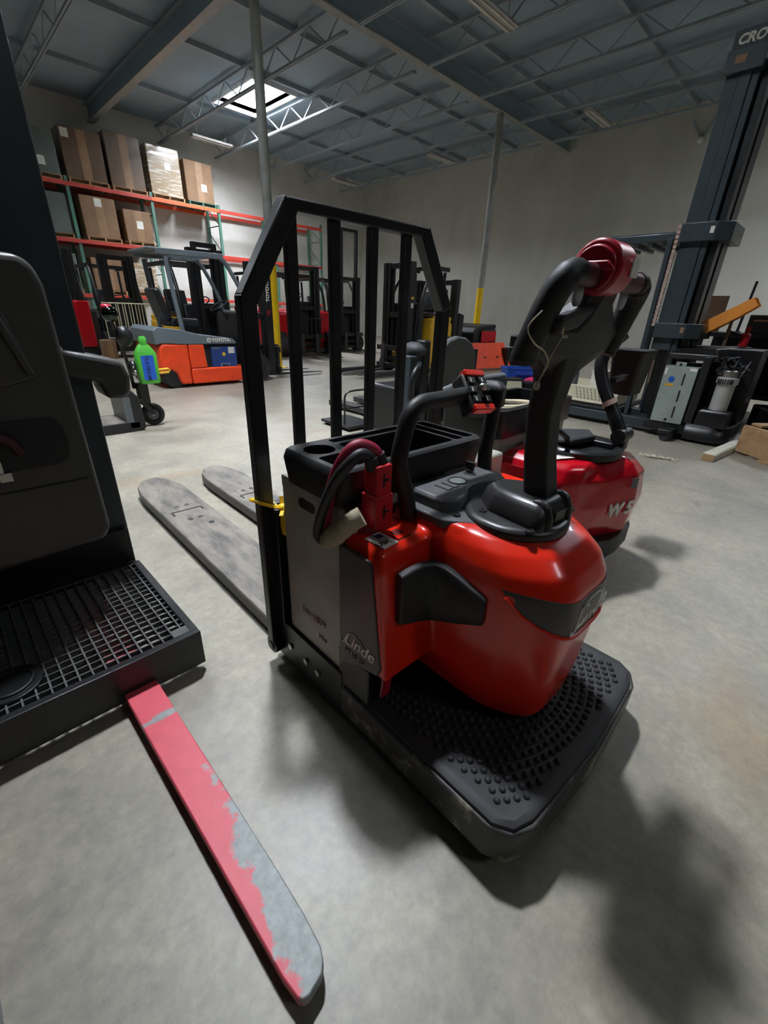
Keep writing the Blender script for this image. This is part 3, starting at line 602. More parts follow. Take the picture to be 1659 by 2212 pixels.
# ------------------------------------------------------------------ dark stand-up order picker at the left edge
L = thing('order_picker', 'tall dark stand-up order picker with grated platform and scuffed red forks, left edge', 'order picker', (0, 0, 0))
MB().box(-0.86, -0.33, 1.98, 2.29, 0.03, 4.9).build('mast_rail', 'mast', L, 0.006)
MB().box(0.0, 0.409, 2.01, 2.31, 0.03, 4.9).build('mast_rail', 'mast', L, 0.006)
MB().box(-0.33, 0.0, 2.14, 2.29, 0.03, 4.9).build('mast_web', 'black', L, 0.006)
MB().box(-0.77, 0.402, 1.98, 2.02, 0.172, 0.337).build('kick_plate', 'black', L, 0.004)
pr = [(-0.77, 0.392), (0.27, 0.44), (0.297, 0.48), (0.288, 1.283), (0.275, 1.333), (0.244, 1.36), (-0.77, 1.382)]
pn = MB().prism(pr, 'y', 1.716, 1.98).build('console_panel', 'panel', L, 0.022, 4)
MB().prism(rrect(-0.22, 0.237, 0.755, 0.904, 0.044), 'y', 1.707, 1.718).build('recess', 'recess', pn)
MB().prism([(-0.11, 1.008), (0.132, 1.008), (0.209, 1.03), (0.165, 1.239), (0.132, 1.272), (-0.11, 1.283)], 'y', 1.705, 1.72).build('back_pad', 'panel', pn, 0.013, 3)
MB().beam((0.132, 1.70, 1.272), (0.193, 1.70, 1.041), 0.022, 0.022).build('rib', 'panel', pn, 0.007)
MB().box(-0.22, 0.264, 1.711, 1.719, 0.6835, 0.688).build('panel_seam', 'recess', pn)
MB().tube(bez([(-0.055, 1.70, 0.865), (0.033, 1.689, 0.8815), (0.088, 1.689, 0.854), (0.11, 1.694, 0.81)], 5), 0.013, 8).build('hose', 'maroon', pn)
MB().box(0.022, 0.055, 1.694, 1.707, 0.755, 0.843).build('latch_strap', 'silver', pn, 0.002)
MB().box(0.0385, 0.0715, 1.692, 1.705, 0.7275, 0.755).build('latch_buckle', 'silver', pn, 0.002)
ap = [(0.308, 0.997), (0.308, 1.09), (0.44, 1.0575), (0.517, 1.0355), (0.5335, 0.975), (0.526, 0.9145), (0.495, 0.8925), (0.44, 0.898), (0.4235, 0.964)]
arm = MB().loft([[(x, 1.96, zz) for x, zz in ap], [(x, 2.12, zz) for x, zz in ap]]).build('control_handle', 'panel', L, 0.02, 3)
for c, rr_ in (((0.5225, 2.035, 1.008), 0.015), ((0.319, 1.953, 1.085), 0.013)): MB().ball(c, rr_).build('handle_bolt', 'silver', arm)
pf = MB().box(-0.99, 0.414, 1.316, 1.344, 0.029, 0.174).build('front_fascia', 'greasy', L, 0.003)
MB().box(-0.99, 0.414, 1.953, 1.98, 0.095, 0.172).build('rear_rail', 'greasy', L, 0.003)
MB().box(0.385, 0.414, 1.344, 1.953, 0.11, 0.174).build('side_rail', 'greasy', L, 0.003)
MB().box(0.33, 0.387, 1.344, 1.386, 0.163, 0.174).build('corner_plate', 'grate', pf, 0.002)
MB().box(-0.55, 0.22, 1.80, 1.97, 0.03, 0.1).build('lift_carriage', 'black', L, 0.004)
bar = None
for i in range(38):
    x = 0.3685 - i * 0.0357
    if bar is None: o = bar = MB().box(-0.0026, 0.0026, 1.344, 1.953, 0.146, 0.172).build('grate_bar', 'grate', L)
    else: o = bpy.data.objects.new('grate_bar', bar.data); COL.objects.link(o); o.parent = L
    o.location = (x, 0, 0)
bar = None
for i in range(17):
    y = 1.375 + i * 0.0341
    if bar is None: o = bar = MB().box(-0.99, 0.385, -0.0024, 0.0024, 0.15, 0.168).build('cross_bar', 'grate', L)
    else: o = bpy.data.objects.new('cross_bar', bar.data); COL.objects.link(o); o.parent = L
    o.location = (0, y, 0)
cp = MB().cyl((-0.11, 1.463, 0.163), (-0.11, 1.463, 0.179), 0.082, 36).build('round_pedal', 'greasy', L, 0.003)
MB().ringpath((-0.11, 1.463, 0.18), (0, 0, 1), 0.057, 0.006, 30, 6).build('pedal_ring', 'black', cp)
K['redfork'] = worn_paint('red_fork_paint', (214, 78, 92), (156, 162, 160), 0, 0.125, 0.238, (1.1, 0.42, 1.15, 0.03))
fo_ = [(0.138, 1.6), (0.242, 1.6), (0.241, 0.54), (0.239, 0.43), (0.233, 0.363), (0.224, 0.343), (0.210, 0.329), (0.175, 0.322), (0.163, 0.325), (0.156, 0.335), (0.151, 0.38), (0.149, 0.55)]
f = MB().prism(fo_, 'z', 0.025, 0.06).build('fork', 'redfork', L, 0.003); f['label'] = 'fork with scuffed pinkish red paint worn to bare steel'
MB().prism(fo_, 'z', 0.025, 0.06).build('fork', 'redfork', L, 0.003, loc=(-0.49, 0, 0))

# ------------------------------------------------------------------ crimson walkie truck behind the red pallet truck
T = thing('walkie_truck', 'crimson pallet truck with dark bumper band, parked right behind the red one', 'pallet truck', (0, 0, 0))
ts = []
for zz, xa, xb, yr in ((0.07, 1.92, 2.50, .56), (0.20, 1.88, 2.56, .53), (0.42, 1.84, 2.60, .505), (0.56, 1.85, 2.58, .52), (0.62, 1.88, 2.52, .56), (0.645, 1.92, 2.46, .60)):
    ts.append([(xa, 1.04, zz), (xa, .80, zz), (xa + .03, .715, zz), (xa + .1, .66, zz), (xa + .27, .575 + yr - .505, zz), ((xa + xb) / 2 + .09, yr, zz), (xb - .15, yr + .01, zz), (xb - .06, yr + .06, zz), (xb, yr + .18, zz), (xb, 1.04, zz)])
tb = MB().loft(ts).build('body', 'darkred', T)
rm = tb.modifiers.new('remesh', 'REMESH'); rm.mode = 'VOXEL'; rm.voxel_size = 0.010; rm.use_smooth_shade = True
sm = tb.modifiers.new('smooth', 'SMOOTH'); sm.factor = 0.5; sm.iterations = 5
MB().loft([[(x + (2.22 - x) * -.015, y - .008, zz) for x, y in ((1.86, .80), (1.89, .69), (2.0, .615), (2.15, .535), (2.25, .522), (2.43, .53), (2.52, .57), (2.57, .66), (2.57, .80))] for zz in (.15, .155, .245, .25)]).build('bumper_band', 'blk2', T)
MB().prism([(1.90, .12), (2.54, .12), (2.5, .03), (1.95, .03)], 'y', .60, 1.0).build('drive_skirt', 'darkred', T)
MB().cyl((2.15, .8, .115), (2.3, .8, .115), .112, 28).build('drive_wheel', 'rubber', T)
bb = MB().box(1.86, 2.60, 1.06, 1.40, .06, .70).build('battery', 'battery', T, .01)
flat_sticker('battery_label', 'paper', (1.8585, 1.22, .58), (0, -1, 0), (0, 0, 1), .16, .2, bb)
for k in range(6): flat_sticker('print_line', 'midgrey', (1.857, 1.22, .51 + k * .026), (0, -1, 0), (0, 0, 1), .12, .008, bb)
ty = MB().loft([[(x, y, zz) for x, y in rrect(1.84, 2.62, 1.04, 1.42, .04)] for zz in (.70, .82, .835)]).build('tool_tray', 'black', T, .006)
cut(ty, [MB().prism(rrect(1.88, 2.58, 1.08, 1.38, .03), 'z', .74, .95).build('cutter', 'black', T)])
MB().ringpath((2.2, 1.22, .80), (0, 0.1, 1), .13, .018, 26, 8).build('coiled_hose', 'beige', T)
MB().prism([(.05, .03), (.05, .10), (1.2, .09), (1.2, .03)], 'x', -.13, .13).build('fork', 'forkgrey', T, .004, loc=(2.05, 1.42, 0))
MB().prism([(.05, .03), (.05, .10), (1.2, .09), (1.2, .03)], 'x', -.13, .13).build('fork', 'forkgrey', T, .004, loc=(2.42, 1.42, 0))
MB().prism([(1.84, .70), (1.84, .88), (2.1, .93), (2.5, .93), (2.5, .70)], 'y', 1.43, 1.47).build('back_plate', 'midgrey', T, .02)
sp = flat_sticker('side_emblem', 'darkred', (1.838, .93, .49), (0, 1, 0), (0, 0, 1), .16, .22, T)
text('lettering', 'WP', (1.835, 1.0, .40), (0, .05, 1), (0, 1, 0) if False else (0, 1, -.05), .12, 'letter', sp, 0, .0006, .003)
flat_sticker('note_label', 'paper', (2.02, .80, .653), (.9, -.45, 0), (.45, .9, 0), .15, .11, tb)
text('lettering', 'T87', (1.985, .815, .656), (.9, -.45, .0), (.45, .9, 0), .045, 'ink', tb, 0, .0004, .001)
text('lettering', 'W 5', (2.125, .567, .37), (1, -.36, 0), (0, -.03, 1), .095, 'letter', tb, .12, .004, .003)
flat_sticker('round_emblem', 'midgrey', (2.265, .517, .53), (1, -.36, 0), (0, 0, 1), .04, .05, tb)
ring = MB().loft([[(2.22 + .21 * k * math.cos(2 * PI * i / 40), .80 + .2 * k * math.sin(2 * PI * i / 40), zz) for i in range(40)] for k, zz in ((1, .64), (1.0, .672), (.94, .682), (.8, .682), (.76, .66))], cap=True).build('steering_ring', 'black', T)
MB().box(2.28, 2.38, .64, .82, .66, .69).box(2.3, 2.36, .62, .68, .66, .76).build('tiller_yoke', 'black', T, .008)
MB().cyl((2.27, .65, .73), (2.39, .65, .73), .035, 18).build('pivot_pin', 'black', T)
ta = bez([(2.33, .65, .72), (2.32, .72, .84), (2.32, .79, .95), (2.33, .83, 1.05), (2.36, .82, 1.13), (2.40, .78, 1.19)], 5)
MB().tube(ta, [.034] * 5 + [.03] * (len(ta) - 5), 10).build('tiller_arm', 'black', T)
MB().beam((2.34, .76, .98), (2.59, .78, .98), .03, .02).build('box_bracket', 'black', T)
MB().tube([(2.32, .735, .865), (2.32, .75, .885)], .036, 12).build('tape_wrap', 'scrawl', T)
MB().tube(bez([(2.12, .98, .70), (2.08, .93, .75), (2.0, .86, .78), (2.02, .80, .74), (2.1, .82, .70)], 6), .013, 8).build('power_cord', 'cable', T)
MB().loft([[(x, y, zz) for x, y in ((2.05, .9), (2.3, .95), (2.42, .84), (2.3, .76), (2.1, .8))] for zz in (.68, .70)] + [[(x * .9 + .22, y * .9 + .085, .712) for x, y in ((2.05, .9), (2.3, .95), (2.42, .84), (2.3, .76), (2.1, .8))]]).build('rubber_boot', 'rubber', T, .008)
bxn = MB().loft([[(x, y, zz) for x, y in rrect(2.58 + d, 2.80 - d, .72 + d, .88 - d, .02)] for zz, d in ((.88, .02), (1.09, .0), (1.10, -.006), (1.108, -.006))]).build('parts_box', 'recess', T)
flat_sticker('masking_label', 'scrawl', (2.75, .713, 1.0), (1, 0, .05), (-.05, 0, 1), .03, .12, bxn)

# ------------------------------------------------------------------ tall dark reach truck at the right
C = thing('reach_truck', 'very tall dark reach truck with pale green battery door, at the right edge', 'reach truck', (0, 0, 0))
MB().box(5.92, 6.75, 1.02, 1.46, .07, .175).build('battery_bed', 'greasy', C, .006)
MB().loft([[(x, y, zz) for x, y in ([(5.9, 1.03)] + arc((6.1, .80), .2, PI, 1.5 * PI, 6) + arc((6.6, .8), .2, 1.5 * PI, 2 * PI, 6) + [(6.8, 1.03)])] for zz in (.03, .20, .21)]).build('rear_bumper', 'greasy', C, .01)
bd = MB().box(5.905, 6.7, 1.075, 1.395, .178, .80).box(5.905, 5.94, 1.2, 1.3, .8, .845).build('battery', 'battlight', C, .004)
for z0 in (.24, .42, .60): MB().prism(rrect(1.175, 1.192, z0, z0 + .13, .008), 'x', 5.902, 5.907).build('vent_slot', 'recess', bd)
MB().cyl((5.902, 1.25, .82), (5.907, 1.25, .82), .015, 14).cyl((5.902, 1.24, .21), (5.907, 1.24, .21), .016, 14).build('lifting_hole', 'recess', bd)
MB().cyl((5.900, 1.30, .66), (5.906, 1.30, .66), .03, 20).build('blue_sticker', 'binblue', bd)
flat_sticker('yellow_sticker', 'toyyellow', (5.903, 1.31, .595), (0, -1, 0), (0, 0, 1), .085, .022, bd)
flat_sticker('data_plate', 'paper', (5.903, 1.115, .775), (0, -1, 0), (0, 0, 1), .07, .03, bd)
flat_sticker('data_plate', 'paper', (5.903, 1.375, .74), (0, -1, 0), (0, 0, 1), .022, .07, bd)
MB().box(5.92, 6.7, .98, 1.06, .2, .92).box(6.3, 6.8, .62, 1.0, .2, 1.0).build('body_frame', 'greasy', C, .008)
mt = MB().cyl((6.02, .80, .38), (6.02, .80, .66), .085, 24).cyl((6.02, .80, .66), (6.02, .80, .73), .1, 24).build('drive_motor', 'zinc', C, .006)
for k in range(7): MB().box(5.915, 5.935, .735 + k * .021, .745 + k * .021, .665, .715).build('motor_slot', 'recess', mt)
MB().cyl((6.02, .80, .73), (6.02, .80, .80), .08, 20).build('brake_cap', 'silver', mt, .006)
MB().loft([[(6.02 + dx * k, .8 + dy * k, zz) for dx, dy in ((-.12, -.14), (.16, -.14), (.16, .16), (-.12, .16))] for zz, k in ((.2, 1), (.36, .95), (.385, .8))]).build('gearbox', 'greasy', C, .01)
m = MB()
for k in range(22):
    a = random.random() * 6; m.tube(bez([(6.0 + .2 * random.random(), .66 + .3 * random.random(), .72 + .2 * random.random()) for _ in range(4)], 4), .008 + .006 * random.random(), 6)
o = m.build('hose_bundle', 'cable', C); o['kind'] = 'stuff'
MB().loft([[(5.98, .92, .87), (5.98, 1.42, .87), (6.75, 1.42, .87), (6.75, .74, .87)], [(5.97, .95, .93), (5.97, 1.42, .93), (6.75, 1.42, .95), (6.75, .74, .97)], [(6.05, 1.0, 1.0), (6.1, 1.38, .99), (6.7, 1.38, 1.0), (6.7, .78, 1.02)]]).build('top_deck', 'greasy', C, .012)
lw = MB().cyl((5.72, 1.16, .06), (5.86, 1.16, .06), .06, 20).build('caster_wheel', 'rubber', C, .01)
MB().box(5.70, 5.93, 1.10, 1.24, .08, .13).build('caster_bracket', 'greasy', C, .01)
# base legs reaching away
for x in (6.0, 6.62): MB().box(x, x + .13, 1.44, 2.95, .05, .16).build('base_leg', 'mast', C, .008)
# mast: broad front plate, side rails, collars
MX0, MX1, MY0, MY1 = 6.05, 6.6, 1.36, 1.64
ms = MB().box(MX0, MX0 + .04, 1.44, MY1, .95, 3.46).build('mast_plate', 'mast', C, .004)
MB().box(MX0 - .004, MX0 + .001, 1.535, 1.539, 2.3, 3.4).build('plate_seam', 'recess', ms)
for k, (y0, y1, zt) in enumerate(((1.38, 1.435, 3.45), (1.30, 1.36, 3.45))):
    MB().box(MX0 + .01 + .05 * k, MX0 + .16 + .05 * k, y0, y1, .16, zt).build('mast_rail', 'black' if k else 'mast', C, .004)
MB().box(MX0 + .3, MX1, 1.30, MY1, .16, 3.45).build('inner_mast', 'black', C, .005)
MB().cyl((MX0 + .12, 1.40, .9), (MX0 + .12, 1.40, 3.4), .03, 14).build('hydraulic_tube', 'silver', C)
MB().cyl((MX0 + .26, 1.47, .5), (MX0 + .26, 1.47, 3.3), .05, 18).build('lift_cylinder', 'black', C)
for nm, z0, z1 in (('upper_collar', 2.02, 2.19), ('lower_collar', 1.08, 1.235)):
    cl = MB().prism([(MX0 - .05, 1.33), (MX0 - .05, 1.66), (MX1 + .02, 1.66), (MX1 + .02, 1.2), (MX0 + .06, 1.2)], 'z', z0, z1).build(nm, 'mast', C, .008)
    MB().box(MX0 - .046, MX0 + .0, 1.36, 1.655, z1 - .004, z1 + .003).build('bright_edge', 'silver', cl)
    flat_sticker('warning_label', 'paper' if z0 > 2 else 'tape', (MX0 - .051, 1.365, (z0 + z1) / 2 + .01), (0, -1, 0), (0, 0, 1), .035, .06, cl)
hdp = MB().box(MX0 - .04, MX1, 1.36, 1.67, 3.36, 3.53).build('mast_head', 'mast', C, .006)
flat_sticker('round_badge', 'tape', (MX0 - .042, 1.55, 3.45), (0, -1, 0), (0, 0, 1), .085, .06, hdp)
cr = MB().box(MX0 + .0, MX1, 1.33, 1.66, 3.53, 3.68).build('crosshead', 'mast', C, .006)
text('lettering', 'CROWN', (MX0 - .003, 1.625, 3.57), (0, -1, 0), (0, 0, 1), .1, 'letter', cr, .15, .0008, .004)
# overhead guard
MB().box(6.05, 6.75, 1.68, 2.5, 2.04, 2.13).build('guard_top', 'mast', C, .02)
for y in (1.8, 1.95, 2.1, 2.25, 2.4): MB().box(6.1, 6.7, y - .025, y + .025, 2.0, 2.04).build('guard_bar', 'greypaint', C, .004)
for x in (6.08, 6.68): MB().beam((x, 1.72, .16), (x, 1.74, 2.07), .07, .05, (0, 1, 0)).build('guard_post', 'mast', C, .006)
m = MB()
for k in range(22): m.box(6.0, 6.03, 1.652, 1.685, 1.2 + k * .045, 1.2 + k * .045 + .036)
o = m.build('lift_chain', 'scrawl', C); o['kind'] = 'stuff'
MB().box(5.99, 6.035, 1.65, 1.69, .75, 1.2).build('chain_anchor', 'black', C, .004)

# ------------------------------------------------------------------ generic counterbalance truck builder (local +Y towards the forks)
def truck(name, label, loc, rotz, W=1.05, Lb=1.7, H=2.0, MH=2.0, cw='orange', hood='greypaint', frame='greypaint', mw=.62, fl=1.0, wheel=.24, group=None, zh=.85, inner=0.0, seat=True, rest=0.0, mastm='black', mo=0.0):
    t = thing(name, label, 'forklift', loc, rotz, group); yr, yf = -Lb / 2, Lb / 2
    MB().prism([(yr + .04, .12), (yr, .3), (yr, zh - .18), (yr + .06, zh - .1), (yr + Lb * .36, zh - .12), (yr + Lb * .36, .12)], 'x', -W / 2, W / 2).build('counterweight', cw, t, .05, 3)
    MB().prism([(yr + Lb * .36, .1), (yr + Lb * .36, .42), (yf - .25, .42), (yf, .34), (yf, .1)], 'x', -W / 2, W / 2).build('frame', cw, t, .02)
    MB().prism([(yr + .08, zh - .14), (yr + .02, zh - .03), (yr + .1, zh), (yr + Lb * .55, zh - .06), (yr + Lb * .62, zh - .2), (yr + Lb * .62, .42), (yr + Lb * .36, .42), (yr + Lb * .36, zh - .14)], 'x', -W / 2 + .02, W / 2 - .02).build('hood', hood, t, .03, 3)
    MB().prism([(yf - .28, .42), (yf - .3, zh + .2), (yf - .12, zh + .24), (yf, .45)], 'x', -W / 2 + .1, W / 2 - .1).build('dashboard', 'black', t, .03)
    if seat:
        MB().box(-.24, .24, yr + .35, yr + .8, zh - .03, zh + .09).build('seat', 'black', t, .04, 3); MB().prism([(yr + .28, zh + .05), (yr + .16, zh + .5), (yr + .26, zh + .53), (yr + .4, zh + .08)], 'x', -.23, .23).build('seat_back', 'black', t, .04, 3)
        sw = MB().ringpath((-.05, yf - .42, zh + .3), (0, -.6, 1), .16, .013, 24, 8).build('steering_wheel', 'black', t); MB().cyl((-.05, yf - .42, zh + .3), (-.05, yf - .28, zh + .05), .02, 10).build('steering_column', 'black', sw)
    for s in (-1, 1):
        MB().tube(bez([(s * (W / 2 - .06), yr + .42, zh - .1), (s * (W / 2 - .08), yr + .36, H * .75), (s * (W / 2 - .08), yr + .33, H - .1)], 4), .034, 10).build('guard_pillar', frame, t)
        MB().tube(bez([(s * (W / 2 - .05), yf - .05, .42), (s * (W / 2 - .06), yf - .16, zh + .3), (s * (W / 2 - .08), yf - .42, H - .18), (s * (W / 2 - .08), yf - .56, H - .04)], 5), .034, 10).build('guard_pillar', frame, t)
        MB().beam((s * (W / 2 - .08), yr + .2, H - .04), (s * (W / 2 - .08), yf - .5, H - .03), .06, .08).build('roof_rail', frame, t, .01)
        for nm, yy, r in (('front_wheel', yf - .06, wheel), ('rear_wheel', yr + .32, wheel * .85)):
            ww = MB().cyl((s * (W / 2 - .2), yy, r), (s * (W / 2 + .012), yy, r), r, 30).build(nm, 'tyre', t, .02, 3); MB().cyl((s * (W / 2 - .05), yy, r), (s * (W / 2 + .018), yy, r), r * .52, 22).build('hub', 'greasy', ww, .006)
        MB().box(s * mw / 2 - .045, s * mw / 2 + .045, yf + mo + .02, yf + mo + .16, .06, MH).build('mast_rail', mastm, t, .006)
        MB().box(s * (mw / 2 - .1) - .035, s * (mw / 2 - .1) + .035, yf + mo + .04, yf + mo + .15, .08, MH + inner).build('inner_rail', mastm, t, .006)
        MB().cyl((s * (mw / 2 - .17), yf + mo + .06, .2), (s * (mw / 2 - .17), yf + mo + .06, MH - .1), .03, 12).build('lift_cylinder', 'greasy', t)
        fk = MB().prism([(yf + mo + .24, .05), (yf + mo + .24 + fl, .05), (yf + mo + .24 + fl, .06), (yf + mo + .29, .09), (yf + mo + .28, .6), (yf + mo + .24, .6)], 'x', s * .24 - .05, s * .24 + .05).build('fork', 'forkblk', t, .003)
        MB().beam((s * (W / 2 - .08), yr + .2, H - .035), (s * (W / 2 - .08), yr + .28, H - .035), .05, .05).build('roof_corner', frame, t)
    for k in range(5):
        y = yr + .26 + (Lb - .8) * k / 4; MB().beam((-W / 2 + .1, y, H - .025), (W / 2 - .1, y, H - .025), .035, .03).build('roof_bar', frame, t)
    for zz in (.3, MH * .55, MH - .06): MB().box(-mw / 2, mw / 2, yf + mo + .03, yf + mo + .13, zz - .05, zz + .05).build('mast_crossbar', mastm, t, .006)
    if inner: MB().box(-mw / 2 + .06, mw / 2 - .06, yf + mo + .05, yf + mo + .14, MH + inner - .08, MH + inner).build('inner_crossbar', mastm, t, .006)
    for zz in (.16, .52): MB().box(-mw / 2 - .12, mw / 2 + .12, yf + mo + .19, yf + mo + .235, zz - .05, zz + .05).build('carriage_plate', 'greasy', t, .005)
    if rest:
        for k in range(6): x = -mw / 2 + mw * k / 5; MB().box(x - .014, x + .014, yf + mo + .2, yf + mo + .225, .55, rest).build('rest_bar', 'greasy', t)
        MB().box(-mw / 2 - .03, mw / 2 + .03, yf + mo + .2, yf + mo + .23, rest - .04, rest).build('rest_rail', 'greasy', t)
    return t, yr, yf
# orange three-wheel electric forklift
F, yr, yf = truck('forklift', 'orange and grey electric forklift with blue battery showing, left of the yellow based column', (3.33, 7.88, 0), -PI / 2, W=1.06, Lb=1.72, H=1.96, MH=1.97, zh=.93, fl=1.05, wheel=.235, mw=.6, mo=.24)
sd = .53
for o in list(F.children):
    if o.name.split('.')[0] in ('counterweight', 'frame', 'hood'): bpy.data.objects.remove(o)
MB().prism([(-.9, .22), (-.86, .62), (-.8, .68), (-.42, .66), (-.42, .05), (-.60, .06), (-.65, .24), (-.74, .30), (-.84, .24)], 'x', -sd, sd).build('counterweight', 'orange', F, .035, 3)
MB().prism([(-.41, .30), (-.41, .655), (-.17, .65), (-.14, .30)], 'x', -sd, sd).build('side_door', 'orange', F, .012)
MB().prism([(-.41, .05), (-.41, .295), (.57, .285), (.6, .1), (.5, .05)], 'x', -sd, sd).build('side_skirt', 'orange', F, .02)
MB().prism([(-.9, .66), (-.91, .86), (-.84, .91), (-.5, .87), (-.2, .80), (.34, .735), (.4, .68), (.4, .655), (-.42, .655), (-.8, .68)], 'x', -sd, sd).build('hood', 'greypaint', F, .03, 3)
MB().box(-.46, .46, -.15, .42, .29, .655).build('battery_bay', 'recess', F)
for o in F.children:
    if o.name.startswith('rear_wheel'): o.location = (0.06 * (-1 if sum(v.co.x for v in o.data.vertices) > 0 else 1), -.12, 0)
bt = MB().box(-.47, sd - .03, -.04, .4, .29, .61).build('battery', 'blue', F, .006)
flat_sticker('battery_label', 'paper', (sd - .028, .31, .55), (0, 1, 0), (0, 0, 1), .11, .1, bt); flat_sticker('battery_plate', 'greypaint', (sd - .028, .04, .585), (0, 1, 0), (0, 0, 1), .13, .03, bt)
MB().cyl((sd - .031, .17, .49), (sd - .026, .17, .49), .03, 16).build('round_label', 'toyyellow', bt)
flat_sticker('battery_emblem', 'letter', (sd - .028, .18, .315), (0, 1, 0), (0, 0, 1), .15, .05, bt); flat_sticker('emblem_field', 'navy', (sd - .0265, .18, .315), (0, 1, 0), (0, 0, 1), .135, .042, bt)
text('lettering', 'TOYOTA', (sd + .003, -.02, .69), (0, 1, 0), (0, -.12, 1), .075, 'letter', F, 0, .001, .0025)
MB().ringpath((sd + .003, -.07, .715), (1, 0, 0), .032, .005, 20, 6).ringpath((sd + .003, -.07, .72), (1, 0, 0), .014, .004, 14, 6).build('logo', 'letter', F)
text('lettering', 'TOYOTA', (.348, yf + .24 + .105, 1.32), (0, .02, 1), (0, -1, 0), .085, 'letter', F, 0, .001, .003)
text('lettering', 'FB', (.348, yf + .24 + .105, 1.1), (0, .02, 1), (0, -1, 0), .08, 'hubred', F, 0, .001, .003)
MB().cyl((.2, -.82, .93), (.2, -.82, 1.0), .025, 12).build('beacon', 'paper', F)
MB().box(-.45, .45, -.75, -.2, 1.93, 1.965).build('roof_panel', 'greypaint', F, .01)

# yellow narrow forklift seen through the cab of the orange one
truck('forklift', 'yellow forklift half hidden behind the orange forklift cab, dark mast raised', (4.25, 10.35, 0), PI, W=1.1, Lb=1.9, H=2.0, MH=2.2, cw='toyyellow', hood='toyyellow', frame='black', mw=.6, fl=.4, zh=1.0, inner=.1)
# dark machines under the rack, left
truck('forklift', 'black forklift with raised mast under the rack, right behind the wire basket', (4.0, 15.1, 0), PI, W=1.2, Lb=2.0, H=2.1, MH=2.3, cw='black', hood='black', frame='black', mw=.75, fl=.6, zh=1.0)
truck('forklift', 'black forklift with twin mast under the rack, left of the wire basket', (2.72, 15.3, 0), PI, W=1.1, Lb=1.9, H=2.1, MH=2.35, cw='black', hood='black', frame='black', mw=.7, fl=.5, zh=1.0)
# red one, facing the camera side
R1, yr1, yf1 = truck('forklift', 'large red forklift facing forward, seen between the bars right of the yellow column', (7.62, 12.1, 0), PI, W=1.75, Lb=2.4, H=2.1, MH=2.25, cw='darkred', hood='darkred', frame='black', mw=.8, fl=1.1, wheel=.33, zh=1.22, rest=1.0)
for s in (-1, 1): MB().prism([(yf1 - .9, .34), (yf1 - .9, 1.22), (yf1 - .1, 1.18), (yf1 + .05, 1.1), (yf1 + .05, .34)], 'x', s * .4, s * .9).build('fender', 'darkred', R1, .04, 3)
for o in list(R1.children):
    if o.name.startswith('dashboard'): bpy.data.objects.remove(o)
MB().box(-.38, .38, yf1 - .3, yf1, .42, 1.4).build('dashboard', 'black', R1, .03)
truck('forklift', 'black forklift with the tallest extended mast, among the trucks behind the bars', (9.75, 12.6, 0), PI, W=1.2, Lb=2.0, H=2.1, MH=2.15, cw='black', hood='black', frame='black', mw=.78, fl=.9, inner=1.25, zh=1.1)
# black and yellow reach forklift pointing left
R3, yr3, yf3 = truck('forklift', 'black and yellow forklift pointing left with low outrigger legs, behind the right bars', (7.95, 6.95, 0), PI / 2, W=1.0, Lb=1.2, H=2.12, MH=2.15, cw='toyyellow', hood='toyyellow', frame='black', mw=.7, fl=1.15, zh=1.18, wheel=.18)
for s in (-1, 1): MB().box(s * .42 - .06, s * .42 + .06, yf3, yf3 + 1.35, .03, .13).build('outrigger', 'forkblk', R3, .01)
text('lettering', 'Yale', (-.353, yf3 + .05, 1.6), (0, 0, 1), (0, 1, 0), .12, 'letter', R3, 0, .001, .003)
flat_sticker('yellow_sticker', 'toyyellow', (-.397, yf3 + .09, 1.5), (0, -1, 0), (0, 0, 1), .07, .05, R3); flat_sticker('white_sticker', 'paper', (-.397, yf3 + .09, 1.36), (0, -1, 0), (0, 0, 1), .07, .09, R3)
MB().box(-.53, -.505, -.5, -.1, .25, .78).build('grey_door', 'midgrey', R3, .01)
# low dark truck with red nose panel and short mast
R4, yr4, yf4 = truck('forklift', 'low dark forklift with red rear panel and short mast, left of the far yellow column', (10.0, 7.4, 0), PI / 2, W=1.4, Lb=1.7, H=.99, MH=1.95, cw='black', hood='black', frame='black', mw=1.2, fl=.8, zh=1.02, seat=False)
for o in list(R4.children):
    if o.name.split('.')[0] in ('guard_pillar', 'roof_rail', 'roof_bar', 'roof_corner'): bpy.data.objects.remove(o)
MB().prism(rrect(-.45, .45, .55, .84, .05), 'x', 0, .02).build('rear_panel', 'darkred', R4) if False else None
MB().prism(rrect(-.78, -.1, .6, .86, .05), 'x', -.72, -.70).build('side_panel', 'conred', R4)
MB().box(-.3, .3, yf4 + .04, yf4 + .12, 1.3, 1.75).build('mast_shield', 'greasy', R4, .01)
# ------------------------------------------------------------------ stand-up truck with a rounded grey backrest
U = thing('stand_up_truck', 'black stand-up truck with a tall rounded grey backrest, beyond the tool tray', 'pallet truck', (3.6, 2.95, 0))
MB().prism([(-.02, .1), (.72, .1), (.72, .72), (.70, .86), (.62, .96), (.5, 1.02), (.36, 1.035), (.22, 1.0), (.1, .92), (.01, .78)], 'y', -.06, .02).build('backrest', 'padgrey', U, .02, 3)
MB().box(-.36, .7, .05, .5, .05, .55).build('body', 'black', U, .03); MB().box(-.34, -.24, -.02, .1, .05, .86).build('post', 'mast', U, .01); MB().box(-.14, -.03, -.02, .1, .05, 1.0).build('post', 'black', U, .02)
MB().ball((-.14, .1, .9), .12, (1, 1.1, .7)).build('pod_cover', 'rubber', U)
MB().tube(bez([(-.22, -.04, .79), (-.3, -.1, .78), (-.38, -.12, .72), (-.42, -.12, .6), (-.42, -.12, .3), (-.42, -.1, .12)], 5), .025, 10).build('grab_bar', 'black', U)
